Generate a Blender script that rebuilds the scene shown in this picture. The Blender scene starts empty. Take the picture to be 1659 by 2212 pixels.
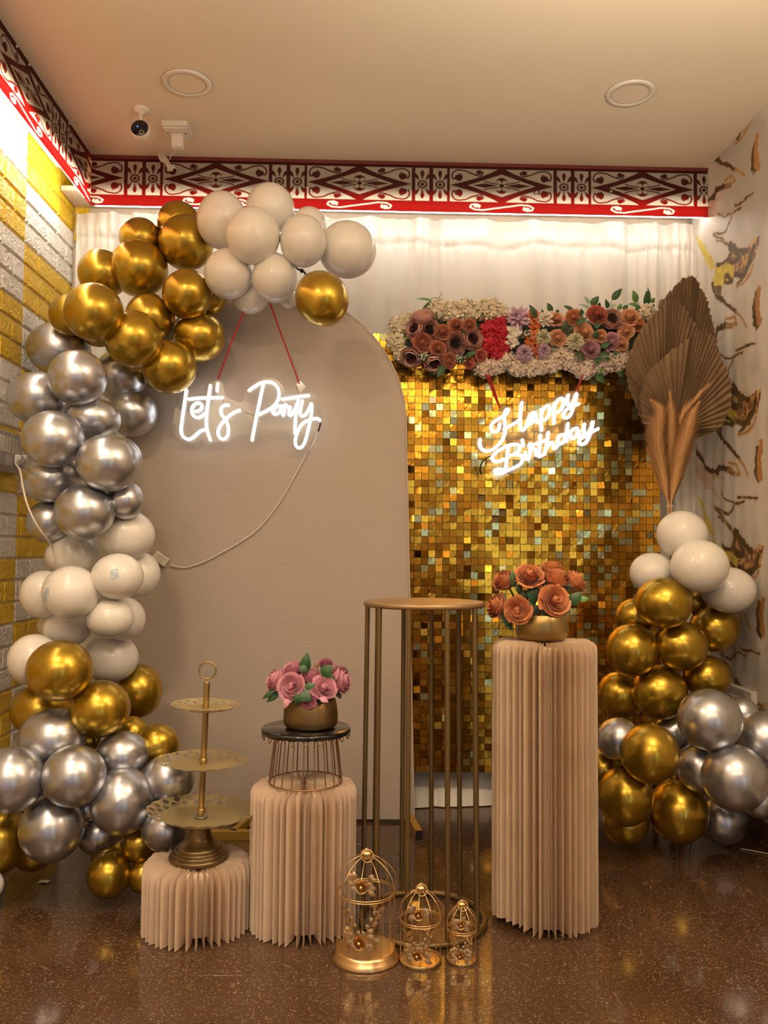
import bpy, math, random
import numpy as np
from mathutils import Vector, Matrix, Quaternion

# ------------------------------------------------------------------ camera, light, exposure
SC = bpy.context.scene
COL = SC.collection
W, H, F = 1659.0, 2212.0, 1800.0
HC = 1.035
YAW, PITCH, ROLL = 1.68, 2.80, 0.45
R_CAM = (Matrix.Rotation(math.radians(-YAW), 3, 'Z') @ Matrix.Rotation(math.radians(90 + PITCH), 3, 'X')
         @ Matrix.Rotation(math.radians(ROLL), 3, 'Z'))
cd = bpy.data.cameras.new('camera')
cam = bpy.data.objects.new('camera', cd)
COL.objects.link(cam)
cam.location = (0, 0, HC)
cam.rotation_euler = R_CAM.to_euler()
cd.sensor_fit = 'VERTICAL'
cd.sensor_height = 36.0
cd.lens = 36.0 * F / H
cd.clip_start = 0.05
SC.camera = cam

wd = bpy.data.worlds.new('world')
SC.world = wd
wd.use_nodes = True
wd.node_tree.nodes['Background'].inputs[0].default_value = (1.0, 0.72, 0.45, 1)
wd.node_tree.nodes['Background'].inputs[1].default_value = 0.05

SC.view_settings.view_transform = 'Standard'
SC.view_settings.look = 'None'
SC.view_settings.gamma = 1.0
SC.view_settings.use_curve_mapping = False
SC.view_settings.exposure = 0.0
cy = SC.cycles
cy.max_bounces = 8
cy.diffuse_bounces = 4
cy.glossy_bounces = 4
cy.transmission_bounces = 6
cy.transparent_max_bounces = 12
cy.caustics_reflective = False
cy.caustics_refractive = False
cy.sample_clamp_indirect = 6.0
cy.sample_clamp_direct = 0.0

WARM = (1.0, 0.755, 0.51)
def area(name, loc, size, power, color, rot=(0, 0, 0), shape='DISK', size_y=None, spread=180):
    l = bpy.data.lights.new(name, 'AREA')
    l.shape = shape
    l.size = size
    if size_y: l.size_y = size_y
    l.energy = power
    l.color = color
    l.spread = math.radians(spread)
    o = bpy.data.objects.new(name, l)
    COL.objects.link(o)
    o.location = loc
    o.rotation_euler = rot
    return o

CEIL_Z = 2.651
# downlights in the ceiling behind and beside the camera (their housings are built with the ceiling)
DOWN = [(-0.75, 0.95, 0.85), (0.9, 0.95, 0.75), (-0.6, -1.0, 0.9), (1.0, -1.2, 0.9), (2.4, 0.4, 1.3)]
for (x, y, k) in DOWN:
    area('downlight_lamp', (x, y, CEIL_Z - 0.012), 0.16, 22 * k, WARM)

# added upward fill lamps, out of view, that brighten the ceiling
UP = [(0.8, 1.1), (-0.1, -1.0)]
for (x, y) in UP:
    area('added_ceiling_fill', (x, y, 1.93), 0.34, 54, (1.0, 0.84, 0.62), rot=(math.pi, 0, 0))

# ------------------------------------------------------------------ helpers
def at(px, py, Y):
    d = R_CAM @ Vector(((px - W / 2) / F, (H / 2 - py) / F, -1.0))
    return Vector((0, 0, HC)) + d * (Y / d.y)
def ppm(Y):            # metres per photo pixel at depth Y
    return Y / F
def rng(s): return random.Random(s)

class MB:
    def __init__(s):
        s.v, s.f, s.sm, s.mi, s.m = [], [], [], [], 0
    def add(s, vs, fs, smooth=False):
        o = len(s.v)
        s.v += [tuple(p) for p in vs]
        for f in fs:
            s.f.append(tuple(i + o for i in f)); s.sm.append(smooth); s.mi.append(s.m)
    def box(s, c, sz, M=None, taper=1.0):
        x, y, z = sz[0] / 2, sz[1] / 2, sz[2] / 2
        t = taper
        vs = [(-x, -y, -z), (x, -y, -z), (x, y, -z), (-x, y, -z), (-x * t, -y * t, z), (x * t, -y * t, z), (x * t, y * t, z), (-x * t, y * t, z)]
        vs = [Vector(v) for v in vs]
        if M is not None: vs = [M @ v for v in vs]
        s.add([v + Vector(c) for v in vs], [(0, 3, 2, 1), (4, 5, 6, 7), (0, 1, 5, 4), (1, 2, 6, 5), (2, 3, 7, 6), (3, 0, 4, 7)])
    def cbox(s, c, sz, b, M=None):      # chamfered box
        vs = []
        fs = []
        h = [sz[0] / 2, sz[1] / 2, sz[2] / 2]
        idx = {}
        for ax in range(3):
            for sx in (-1, 1):
                for sy in (-1, 1):
                    for sz_ in (-1, 1):
                        sg = (sx, sy, sz_)
                        p = [sg[k] * (h[k] - (0 if k == ax else b)) for k in range(3)]
                        idx[(ax,) + sg] = len(vs)
                        vs.append(Vector(p))
        for ax in range(3):
            a, b2 = (ax + 1) % 3, (ax + 2) % 3
            for sg in (-1, 1):
                q = []
                for (u, w) in ((-1, -1), (1, -1), (1, 1), (-1, 1)):
                    k = [0, 0, 0]; k[ax] = sg; k[a] = u; k[b2] = w
                    q.append(idx[(ax,) + tuple(k)])
                fs.append(tuple(q if sg > 0 else q[::-1]))
        for ax in range(3):
            a, b2 = (ax + 1) % 3, (ax + 2) % 3
            for u in (-1, 1):
                for w in (-1, 1):
                    def I(face, t):
                        k = [0, 0, 0]; k[ax] = t; k[a] = u; k[b2] = w
                        return idx[(face,) + tuple(k)]
                    q = [I(a, -1), I(a, 1), I(b2, 1), I(b2, -1)]
                    fs.append(tuple(q if u * w < 0 else q[::-1]))
        for sx in (-1, 1):
            for sy in (-1, 1):
                for sz_ in (-1, 1):
                    q = [idx[(0, sx, sy, sz_)], idx[(1, sx, sy, sz_)], idx[(2, sx, sy, sz_)]]
                    fs.append(tuple(q if sx * sy * sz_ > 0 else q[::-1]))
        if M is not None: vs = [M @ v for v in vs]
        s.add([v + Vector(c) for v in vs], fs)
    def tube(s, path, r, n=8, closed=False, caps=True, flat=None):
        P = [Vector(p) for p in path]
        m = len(P)
        if m < 2: return
        rr = r if isinstance(r, (list, tuple)) else [r] * m
        T = []
        for i in range(m):
            a = P[(i - 1) % m] if (closed or i > 0) else P[i]
            b = P[(i + 1) % m] if (closed or i < m - 1) else P[i]
            t = b - a
            T.append(t.normalized() if t.length > 1e-9 else Vector((0, 0, 1)))
        up = Vector((0, 0, 1)) if abs(T[0].z) < 0.9 else Vector((1, 0, 0))
        N = T[0].cross(up).normalized()
        vs = []
        for i in range(m):
            N = (N - T[i] * N.dot(T[i]))
            N = N.normalized() if N.length > 1e-6 else T[i].orthogonal().normalized()
            B = T[i].cross(N)
            for k in range(n):
                a = 2 * math.pi * k / n
                vs.append(P[i] + (N * math.cos(a) + B * math.sin(a) * (flat or 1)) * rr[i])
        fs = []
        mm = m if closed else m - 1
        for i in range(mm):
            for k in range(n):
                fs.append((i * n + k, i * n + (k + 1) % n, ((i + 1) % m) * n + (k + 1) % n, ((i + 1) % m) * n + k))
        s.add(vs, fs, True)
        if caps and not closed:
            s.add(vs[:n], [tuple(range(n))[::-1]])
            s.add(vs[-n:], [tuple(range(n))])
    def ring(s, c, R, r, n=32, k=6, M=None, sy=1.0):
        M = M or Matrix.Identity(3)
        s.tube([Vector(c) + M @ Vector((R * math.cos(2 * math.pi * i / n), sy * R * math.sin(2 * math.pi * i / n), 0)) for i in range(n)], r, k, closed=True)
    def lathe(s, prof, n=32, c=(0, 0, 0), M=None, smooth=True):
        M = M or Matrix.Identity(3)
        c = Vector(c)
        vs = []
        for (r, z) in prof:
            for k in range(n):
                a = 2 * math.pi * k / n
                vs.append(c + M @ Vector((max(r, 1e-5) * math.cos(a), max(r, 1e-5) * math.sin(a), z)))
        fs = []
        for i in range(len(prof) - 1):
            for k in range(n):
                fs.append((i * n + k, i * n + (k + 1) % n, (i + 1) * n + (k + 1) % n, (i + 1) * n + k))
        s.add(vs, fs, smooth)
    def sphere(s, c, r, n=12, m=8, M=None, sc=(1, 1, 1)):
        M = M or Matrix.Identity(3)
        S = Matrix.Diagonal(Vector(sc))
        s.lathe([(r * math.sin(math.pi * i / m), -r * math.cos(math.pi * i / m)) for i in range(m + 1)], n, c, M @ S)
    def grid(s, P, smooth=True, wrap=False):   # P[i][j] points
        a, b = len(P), len(P[0])
        fs = []
        for i in range(a - 1):
            for j in range(b - 1 + (1 if wrap else 0)):
                fs.append((i * b + j, i * b + (j + 1) % b, (i + 1) * b + (j + 1) % b, (i + 1) * b + j))
        s.add([p for row in P for p in row], fs, smooth)
    def mesh(s, name, mats, off=None):
        v = s.v if off is None else [(p[0] - off[0], p[1] - off[1], p[2] - off[2]) for p in s.v]
        me = bpy.data.meshes.new(name)
        me.from_pydata(v, [], s.f)
        me.polygons.foreach_set('use_smooth', s.sm)
        for m in (mats if isinstance(mats, (list, tuple)) else [mats]): me.materials.append(m)
        me.polygons.foreach_set('material_index', s.mi)
        me.update()
        return me

def link(name, me, parent=None, loc=None, rot=None, scale=None):
    o = bpy.data.objects.new(name, me)
    COL.objects.link(o)
    if parent is not None: o.parent = parent
    if loc is not None: o.location = loc
    if rot is not None:
        if isinstance(rot, Quaternion): o.rotation_mode = 'QUATERNION'; o.rotation_quaternion = rot
        else: o.rotation_euler = rot
    if scale is not None: o.scale = scale
    return o
def tag(o, label=None, cat=None, group=None, kind=None):
    if label: o['label'] = label
    if cat: o['category'] = cat
    if group: o['group'] = group
    if kind: o['kind'] = kind
    return o
def obj(name, mb, mats, base=(0, 0, 0)):               # a mesh given in world coordinates, origin at base
    return link(name, mb.mesh(name, mats, base), None, base)
WL = {}
def part(name, mb, mats, parent):       # a child mesh; the shapes are given in world coordinates
    off = WL.get(parent.name, Vector((0, 0, 0)))
    o = link(name, mb.mesh(name, mats, off), parent)
    WL[o.name] = off
    return o
def thing(name, label, cat, base, group=None):
    o = bpy.data.objects.new(name, None)
    COL.objects.link(o)
    o.empty_display_size = 0.05
    o.location = base
    WL[o.name] = Vector(base)
    return tag(o, label, cat, group)
def struct(name, mb, mats, base=(0, 0, 0)):
    o = obj(name, mb, mats, base)
    WL[o.name] = Vector(base)
    o['kind'] = 'structure'
    return o

# ------------------------------------------------------------------ materials
def mat(name, col, rough=0.5, metal=0.0, **k):
    m = bpy.data.materials.new(name)
    m.use_nodes = True
    nt = m.node_tree
    b = nt.nodes['Principled BSDF']
    b.inputs['Base Color'].default_value = (*col, 1)
    b.inputs['Roughness'].default_value = rough
    b.inputs['Metallic'].default_value = metal
    if 'spec' in k: b.inputs['Specular IOR Level'].default_value = k['spec']
    if 'coat' in k:
        b.inputs['Coat Weight'].default_value = k['coat']; b.inputs['Coat Roughness'].default_value = k.get('coat_rough', 0.1)
    if 'emit' in k:
        b.inputs['Emission Color'].default_value = (*k.get('ecol', col), 1); b.inputs['Emission Strength'].default_value = k['emit']
    if 'sheen' in k: b.inputs['Sheen Weight'].default_value = k['sheen']
    if 'sss' in k:
        b.inputs['Subsurface Weight'].default_value = k['sss']; b.inputs['Subsurface Radius'].default_value = (0.02, 0.015, 0.01)
        b.inputs['Subsurface Scale'].default_value = 1.0
    if 'var' in k:      # mottled colour: (second colour, noise scale, contrast)
        c2, sc, lo, hi = k['var']
        n, r = nd(nt, 'ShaderNodeTexNoise', Scale=sc, Detail=4.0), nt.nodes.new('ShaderNodeValToRGB')
        tc = nt.nodes.new('ShaderNodeTexCoord')
        mp = nt.nodes.new('ShaderNodeMapping'); mp.inputs['Scale'].default_value = k.get('vscale', (1, 1, 1))
        nt.links.new(tc.outputs['Object'], mp.inputs[0]); nt.links.new(mp.outputs[0], n.inputs['Vector'])
        r.color_ramp.elements[0].position, r.color_ramp.elements[1].position = lo, hi
        r.color_ramp.elements[0].color = (*col, 1); r.color_ramp.elements[1].color = (*c2, 1)
        nt.links.new(n.outputs[0], r.inputs[0]); nt.links.new(r.outputs[0], b.inputs['Base Color'])
    if 'bump' in k:     # (scale, strength, distance[, xyz scale])
        bp = k['bump']
        n, u = nd(nt, 'ShaderNodeTexNoise', Scale=bp[0], Detail=3.0), nd(nt, 'ShaderNodeBump', Strength=bp[1], Distance=bp[2])
        tc = nt.nodes.new('ShaderNodeTexCoord')
        mp = nt.nodes.new('ShaderNodeMapping'); mp.inputs['Scale'].default_value = bp[3] if len(bp) > 3 else (1, 1, 1)
        nt.links.new(tc.outputs['Object'], mp.inputs[0]); nt.links.new(mp.outputs[0], n.inputs['Vector'])
        nt.links.new(n.outputs[0], u.inputs['Height']); nt.links.new(u.outputs[0], b.inputs['Normal'])
    return m
def bsdf(m): return m.node_tree.nodes['Principled BSDF']
def nd(nt, typ, **k):
    n = nt.nodes.new(typ)
    for a, v in k.items(): n.inputs[a].default_value = v
    return n
def bsdf(m): return m.node_tree.nodes['Principled BSDF']

M = {}
M['ceiling'] = mat('ceiling_paint', (0.80, 0.715, 0.575), 0.8, bump=(60, 0.05, 0.002), var=((0.76, 0.66, 0.53), 1.2, 0.35, 0.7))
M['front'] = mat('brown_panelled_wall', (0.20, 0.135, 0.085), 0.6)
M['plain'] = mat('plain_wall', (0.62, 0.50, 0.38), 0.8)
M['white_brick'] = mat('white_foam_brick', (0.82, 0.78, 0.72), 0.40, spec=0.45)
M['yellow_brick'] = mat('yellow_foam_brick', (0.78, 0.50, 0.02), 0.38, spec=0.45)
for k in ('white_brick', 'yellow_brick'):      # embossed stone pattern of the foam panels
    nt = M[k].node_tree
    g = nt.nodes.new('ShaderNodeNewGeometry')
    n = nd(nt, 'ShaderNodeTexNoise', Scale=22.0, Detail=3.0, Distortion=1.2)
    a = nt.nodes.new('ShaderNodeMath'); a.operation = 'SUBTRACT'; a.inputs[1].default_value = 0.5
    a2 = nt.nodes.new('ShaderNodeMath'); a2.operation = 'ABSOLUTE'
    r = nt.nodes.new('ShaderNodeMapRange'); r.inputs[1].default_value = 0.0; r.inputs[2].default_value = 0.11; r.inputs[3].default_value = 1.0; r.inputs[4].default_value = 0.0
    u = nd(nt, 'ShaderNodeBump', Strength=0.55, Distance=0.006)
    nt.links.new(g.outputs['Position'], n.inputs['Vector']); nt.links.new(n.outputs[0], a.inputs[0]); nt.links.new(a.outputs[0], a2.inputs[0]); nt.links.new(a2.outputs[0], r.inputs[0])
    nt.links.new(r.outputs[0], u.inputs['Height']); nt.links.new(u.outputs[0], bsdf(M[k]).inputs['Normal'])
M['gold_b'] = mat('gold_latex', (0.44, 0.285, 0.028), 0.28, 0.88, var=((0.50, 0.33, 0.035), 3, 0.3, 0.7), coat=0.25, coat_rough=0.15)
M['silver_b'] = mat('silver_latex', (0.49, 0.505, 0.55), 0.31, 0.90, var=((0.55, 0.565, 0.61), 3, 0.3, 0.7), coat=0.25, coat_rough=0.15)
M['white_b'] = mat('white_latex', (0.80, 0.765, 0.71), 0.32, 0.0, coat=0.5, coat_rough=0.06, var=((0.84, 0.81, 0.75), 4, 0.3, 0.7))
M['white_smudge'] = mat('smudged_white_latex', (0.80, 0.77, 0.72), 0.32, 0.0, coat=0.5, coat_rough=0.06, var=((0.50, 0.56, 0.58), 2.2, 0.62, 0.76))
M['curtain'] = mat('ivory_satin', (0.77, 0.735, 0.67), 0.42, sheen=0.3, bump=(900, 0.06, 0.001))
M['arch'] = mat('cream_stretch_fabric', (0.43, 0.365, 0.31), 0.55, bump=(2.2, 0.16, 0.004, (3, 3, 95)))
M['arch_edge'] = mat('grey_cream_piping', (0.50, 0.43, 0.36), 0.6)
M['paper'] = mat('peach_cream_paper', (0.76, 0.60, 0.45), 0.7, var=((0.70, 0.53, 0.39), 5, 0.45, 0.75), bump=(120, 0.06, 0.001))
M['paper_old'] = mat('worn_cream_paper', (0.68, 0.52, 0.36), 0.75, var=((0.58, 0.42, 0.28), 7, 0.5, 0.75), bump=(90, 0.1, 0.001))
M['brass'] = mat('brushed_brass', (0.37, 0.26, 0.10), 0.34, 0.9, bump=(30, 0.15, 0.001, (1, 1, 12)))
M['dark_brass'] = mat('dark_aged_brass', (0.19, 0.125, 0.055), 0.38, 0.85, var=((0.27, 0.185, 0.08), 9, 0.4, 0.7))
M['stand_gold'] = mat('bronze_paint', (0.20, 0.135, 0.055), 0.42, 0.75)
M['stand_top'] = mat('worn_bronze_top', (0.36, 0.235, 0.115), 0.4, 0.55, var=((0.28, 0.18, 0.08), 7, 0.4, 0.7))
M['cage_gold'] = mat('champagne_gold_wire', (0.76, 0.54, 0.27), 0.28, 0.95)
M['plate_gold'] = mat('champagne_plate', (0.52, 0.42, 0.21), 0.4, 0.6, var=((0.46, 0.36, 0.17), 14, 0.4, 0.7))
M['copper_wire'] = mat('copper_wire', (0.34, 0.20, 0.10), 0.35, 0.85)
M['black_gloss'] = mat('black_glossy_top', (0.008, 0.007, 0.007), 0.12, coat=0.4)
M['black'] = mat('black_plastic', (0.012, 0.012, 0.014), 0.4)
M['white_plastic'] = mat('white_plastic', (0.74, 0.69, 0.62), 0.4)
M['grey_white'] = mat('aged_white_cable', (0.55, 0.49, 0.42), 0.5)
M['grey_plastic'] = mat('grey_plastic', (0.40, 0.37, 0.33), 0.4)
M['red_cord'] = mat('red_ribbon', (0.55, 0.03, 0.025), 0.5)
M['bar_gold'] = mat('gold_square_tube', (0.50, 0.33, 0.05), 0.45, 0.6)
M['palm'] = mat('dried_palm', (0.185, 0.115, 0.06), 0.75, var=((0.27, 0.18, 0.10), 6, 0.35, 0.7), vscale=(4, 4, 1))
M['pampas'] = mat('pampas_hair', (0.62, 0.36, 0.15), 0.7)
M['screw'] = mat('steel_screw', (0.5, 0.48, 0.45), 0.35, 0.9)
M['maroon'] = mat('maroon_wood', (0.13, 0.015, 0.012), 0.6)
for k, c, c2 in (('rose_orange', (0.56, 0.185, 0.065), (0.64, 0.27, 0.11)), ('rose_pink', (0.62, 0.25, 0.34), (0.70, 0.36, 0.44)), ('rose_violet', (0.40, 0.10, 0.20), (0.52, 0.2, 0.30)),
             ('rose_terra', (0.42, 0.13, 0.065), (0.52, 0.19, 0.10)), ('rose_peach', (0.68, 0.33, 0.17), (0.76, 0.42, 0.24)), ('rose_red', (0.46, 0.10, 0.06), (0.56, 0.17, 0.10)),
             ('rose_mauve', (0.48, 0.23, 0.28), (0.56, 0.31, 0.36)), ('peony', (0.72, 0.40, 0.33), (0.78, 0.50, 0.42)), ('peony_core', (0.09, 0.015, 0.018), (0.15, 0.03, 0.03)),
             ('cream', (0.80, 0.70, 0.50), (0.84, 0.76, 0.58)), ('cream_pink', (0.80, 0.66, 0.52), (0.84, 0.72, 0.60)), ('crimson', (0.52, 0.008, 0.03), (0.62, 0.02, 0.05)), ('lilac', (0.52, 0.32, 0.44), (0.60, 0.42, 0.52)),
             ('orange', (0.62, 0.14, 0.03), (0.70, 0.20, 0.05)), ('lily', (0.76, 0.68, 0.58), (0.80, 0.74, 0.66)), ('pom_cream', (0.62, 0.58, 0.36), (0.70, 0.66, 0.46))):
    M[k] = mat(k + '_petal', c, 0.6, var=(c2, 22, 0.35, 0.7), sheen=0.15)
M['leaf'] = mat('green_leaf', (0.022, 0.075, 0.024), 0.45, var=((0.04, 0.11, 0.035), 20, 0.4, 0.7))
M['leaf_light'] = mat('light_green_leaf', (0.10, 0.24, 0.05), 0.45, var=((0.16, 0.30, 0.09), 20, 0.4, 0.7))
M['leaf_pale'] = mat('pale_eucalyptus', (0.36, 0.48, 0.38), 0.5)
M['leaf_dark'] = mat('dark_olive_leaf', (0.030, 0.045, 0.024), 0.5, var=((0.05, 0.07, 0.035), 20, 0.4, 0.7))
M['stem'] = mat('green_stem', (0.05, 0.08, 0.03), 0.6)

# sequin foil
def foil():
    m = mat('gold_foil', (0.74, 0.385, 0.042), 0.19, 1.0)
    nt = m.node_tree
    tc = nt.nodes.new('ShaderNodeTexCoord')
    n = nd(nt, 'ShaderNodeTexNoise', Scale=60.0, Detail=2.0)
    u = nd(nt, 'ShaderNodeBump', Strength=0.3, Distance=0.0005)
    nt.links.new(tc.outputs['Object'], n.inputs['Vector'])
    nt.links.new(n.outputs[0], u.inputs['Height'])
    nt.links.new(u.outputs[0], bsdf(m).inputs['Normal'])
    return m
M['foil'] = foil()
M['foil_reflection'] = mat('painted_reflection_foil', (0.58, 0.64, 0.33), 0.22, 0.9, var=((0.68, 0.66, 0.38), 40, 0.4, 0.6))  # pale window reflection painted into the foil colour of scattered tiles
M['foil_dot'] = mat('sequin_eyelet', (0.16, 0.10, 0.03), 0.4, 0.5)
M['sequin_back'] = mat('sequin_grid_backing', (0.20, 0.125, 0.03), 0.55, 0.2)

# speckled brown granite floor
def granite():
    m = mat('brown_speckled_granite', (0.10, 0.06, 0.035), 0.10, spec=0.5)
    nt = m.node_tree
    b = bsdf(m)
    tc = nt.nodes.new('ShaderNodeTexCoord')
    def flecks(scale, stretch, rot, lo, hi):
        mp = nt.nodes.new('ShaderNodeMapping')
        mp.inputs['Scale'].default_value = stretch
        mp.inputs['Rotation'].default_value = (0, 0, rot)
        n0 = nd(nt, 'ShaderNodeTexNoise', Scale=14.0, Detail=2.0)
        nt.links.new(tc.outputs['Object'], n0.inputs['Vector'])
        mx = nt.nodes.new('ShaderNodeMix'); mx.data_type = 'VECTOR'
        mx.inputs[0].default_value = 0.03
        nt.links.new(tc.outputs['Object'], mx.inputs[4]); nt.links.new(n0.outputs[1], mx.inputs[5])
        nt.links.new(mx.outputs[1], mp.inputs[0])
        v = nd(nt, 'ShaderNodeTexNoise', Scale=scale, Detail=3.0, Roughness=0.6)
        nt.links.new(mp.outputs[0], v.inputs['Vector'])
        r = nt.nodes.new('ShaderNodeMapRange'); r.inputs[1].default_value = lo; r.inputs[2].default_value = hi
        nt.links.new(v.outputs[0], r.inputs[0])
        return r
    f1 = flecks(112.0, (1, 2.4, 1), 0.5, 0.60, 0.69)
    f2 = flecks(120.0, (2.4, 1, 1), -0.3, 0.605, 0.69)
    big = nd(nt, 'ShaderNodeTexNoise', Scale=3.0, Detail=3.0)
    nt.links.new(tc.outputs['Object'], big.inputs['Vector'])
    r0 = nt.nodes.new('ShaderNodeValToRGB')
    r0.color_ramp.elements[0].position, r0.color_ramp.elements[1].position = 0.3, 0.7
    r0.color_ramp.elements[0].color = (0.062, 0.030, 0.015, 1); r0.color_ramp.elements[1].color = (0.092, 0.048, 0.025, 1)
    nt.links.new(big.outputs[0], r0.inputs[0])
    add = nt.nodes.new('ShaderNodeMath'); add.operation = 'MAXIMUM'
    nt.links.new(f1.outputs[0], add.inputs[0]); nt.links.new(f2.outputs[0], add.inputs[1])
    mx = nt.nodes.new('ShaderNodeMix'); mx.data_type = 'RGBA'
    mx.inputs[7].default_value = (0.36, 0.25, 0.155, 1)
    nt.links.new(add.outputs[0], mx.inputs[0]); nt.links.new(r0.outputs[0], mx.inputs[6])
    nt.links.new(mx.outputs[2], b.inputs['Base Color'])
    rr = nt.nodes.new('ShaderNodeMapRange'); rr.inputs[3].default_value = 0.05; rr.inputs[4].default_value = 0.17
    nt.links.new(big.outputs[0], rr.inputs[0]); nt.links.new(rr.outputs[0], b.inputs['Roughness'])
    return m
M['granite'] = granite()
M['grout'] = mat('dark_joint', (0.05, 0.032, 0.02), 0.7)

def colour_attr_mat(name, rough, translucent=0.0):
    m = bpy.data.materials.new(name)
    m.use_nodes = True
    nt = m.node_tree
    b = bsdf(m)
    a = nt.nodes.new('ShaderNodeVertexColor'); a.layer_name = 'print'
    nt.links.new(a.outputs[0], b.inputs['Base Color'])
    b.inputs['Roughness'].default_value = rough
    if translucent:
        t = nt.nodes.new('ShaderNodeBsdfTranslucent')      # dyed film: red passes far more light than it returns
        sp = nt.nodes.new('ShaderNodeSeparateColor'); nt.links.new(a.outputs[0], sp.inputs[0])
        mr = nt.nodes.new('ShaderNodeMapRange'); mr.inputs[1].default_value = 0.12; mr.inputs[2].default_value = 0.5; nt.links.new(sp.outputs[1], mr.inputs[0])
        mc = nt.nodes.new('ShaderNodeMix'); mc.data_type = 'RGBA'; mc.inputs[6].default_value = (0.20, 0.0025, 0.002, 1); mc.inputs[7].default_value = (0.50, 0.44, 0.33, 1)
        nt.links.new(mr.outputs[0], mc.inputs[0]); nt.links.new(mc.outputs[2], t.inputs[0])
        mx = nt.nodes.new('ShaderNodeMixShader'); mx.inputs[0].default_value = translucent
        out = nt.nodes['Material Output']
        nt.links.new(b.outputs[0], mx.inputs[1]); nt.links.new(t.outputs[0], mx.inputs[2]); nt.links.new(mx.outputs[0], out.inputs[0])
    return m
M['board'] = colour_attr_mat('printed_translucent_board', 0.45, 0.55)
M['marble'] = colour_attr_mat('printed_marble_cloth', 0.5)
def acrylic():
    m = bpy.data.materials.new('clear_acrylic')
    m.use_nodes = True
    nt = m.node_tree
    g = nt.nodes.new('ShaderNodeBsdfGlossy'); g.inputs['Roughness'].default_value = 0.08
    t = nt.nodes.new('ShaderNodeBsdfTransparent'); t.inputs[0].default_value = (0.94, 0.94, 0.92, 1)
    d = nt.nodes.new('ShaderNodeBsdfDiffuse'); d.inputs[0].default_value = (0.85, 0.82, 0.75, 1)
    m1 = nt.nodes.new('ShaderNodeMixShader'); m1.inputs[0].default_value = 0.035
    m2 = nt.nodes.new('ShaderNodeMixShader'); m2.inputs[0].default_value = 0.08
    nt.links.new(t.outputs[0], m1.inputs[1]); nt.links.new(d.outputs[0], m1.inputs[2])
    nt.links.new(m1.outputs[0], m2.inputs[1]); nt.links.new(g.outputs[0], m2.inputs[2])
    nt.links.new(m2.outputs[0], nt.nodes['Material Output'].inputs[0])
    return m
M['acrylic'] = acrylic()
def emit(name, col, s):
    m = bpy.data.materials.new(name)
    m.use_nodes = True
    nt = m.node_tree
    e = nt.nodes.new('ShaderNodeEmission'); e.inputs[0].default_value = (*col, 1); e.inputs[1].default_value = s
    nt.links.new(e.outputs[0], nt.nodes['Material Output'].inputs[0])
    return m
M['neon'] = emit('white_neon', (1.0, 0.96, 0.95), 3.5)
M['led'] = emit('white_led', (1.0, 0.95, 0.86), 24.0)
M['led_left'] = emit('white_led_bright', (1.0, 0.92, 0.78), 75.0)
M['blue_led'] = emit('blue_led', (0.05, 0.1, 1.0), 6.0)
M['blue_smear'] = mat('blue_smear', (0.30, 0.45, 0.56), 0.4, var=((0.62, 0.66, 0.66), 60, 0.4, 0.6))
M['shop_glass'] = emit('cool_lit_glass', (0.74, 0.86, 0.82), 2.6)
M['lamp_face'] = mat('opal_diffuser', (0.80, 0.70, 0.56), 0.6)

# ------------------------------------------------------------------ room shell
Y_BACK, Y_BOARD, Y_FRONT = 3.56, 3.37, -3.0
X_L = at(157, 700, Y_BACK).x
X_R = at(1531, 400, Y_BOARD).x
X_FAR = 3.2
Y_JOG = 1.7
BZ0 = (at(195, 443, Y_BOARD).z + at(1530, 470, Y_BOARD).z) / 2
BH = CEIL_Z - BZ0
XB = at(195, 443, Y_BOARD).x           # inner face of the left board

def quad_wall(name, pts, m):
    mb = MB(); mb.add(pts, [(0, 1, 2, 3)]); return struct(name, mb, m)
# floor: a bed and granite slabs
fl = MB(); fl.box(((X_L + X_FAR) / 2, (Y_BACK + Y_FRONT) / 2, -0.03), (X_FAR - X_L + 0.3, Y_BACK - Y_FRONT + 0.3, 0.05))
floor = struct('floor', fl, M['grout'])
T = 0.6
slab = MB(); slab.cbox((0, 0, -0.006), (T - 0.0006, T - 0.0006, 0.012), 0.0002)
slab_me = slab.mesh('tile', M['granite'])
nx0 = -0.636
for i in range(-2, 7):
    for j in range(-6, 4):
        x0, y0 = nx0 + i * T, 2.1 + j * T
        cx_, cy_ = x0 + T / 2, y0 + T / 2
        if x0 > X_FAR or x0 + T < X_L or y0 > Y_BACK or (y0 + T / 2 > Y_JOG + .3 and x0 > X_R): continue
        if x0 < X_L or y0 + T > Y_BACK or (x0 + T > X_R and y0 + T > Y_JOG):
            xa, xb = max(x0, X_L), (x0 + T if y0 + T < Y_JOG + .35 else min(x0 + T, X_R))
            ya, yb = y0, min(y0 + T, Y_BACK)
            s = MB(); s.cbox(((xa + xb) / 2 - cx_, (ya + yb) / 2 - cy_, -0.006), (xb - xa - 0.0006, yb - ya - 0.0006, 0.012), 0.0002)
            link('tile', s.mesh('tile', M['granite']), floor, (cx_, cy_, 0))
        else:
            link('tile', slab_me, floor, (cx_, cy_, 0))
c = MB(); c.box(((X_L + X_FAR) / 2, (Y_BACK + Y_FRONT) / 2, CEIL_Z + 0.03), (X_FAR - X_L + 0.3, Y_BACK - Y_FRONT + 0.3, 0.06))
struct('ceiling', c, M['ceiling'])
b = MB(); b.box(((X_L + X_R) / 2, Y_BACK + 0.05, CEIL_Z / 2), (X_R - X_L + 0.2, 0.1, CEIL_Z)); struct('wall_back', b, M['plain'])
b = MB(); b.box(((X_L + X_FAR) / 2, Y_FRONT - 0.05, CEIL_Z / 2), (X_FAR - X_L + 0.2, 0.1, CEIL_Z)); struct('wall_front', b, M['front'])
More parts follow.
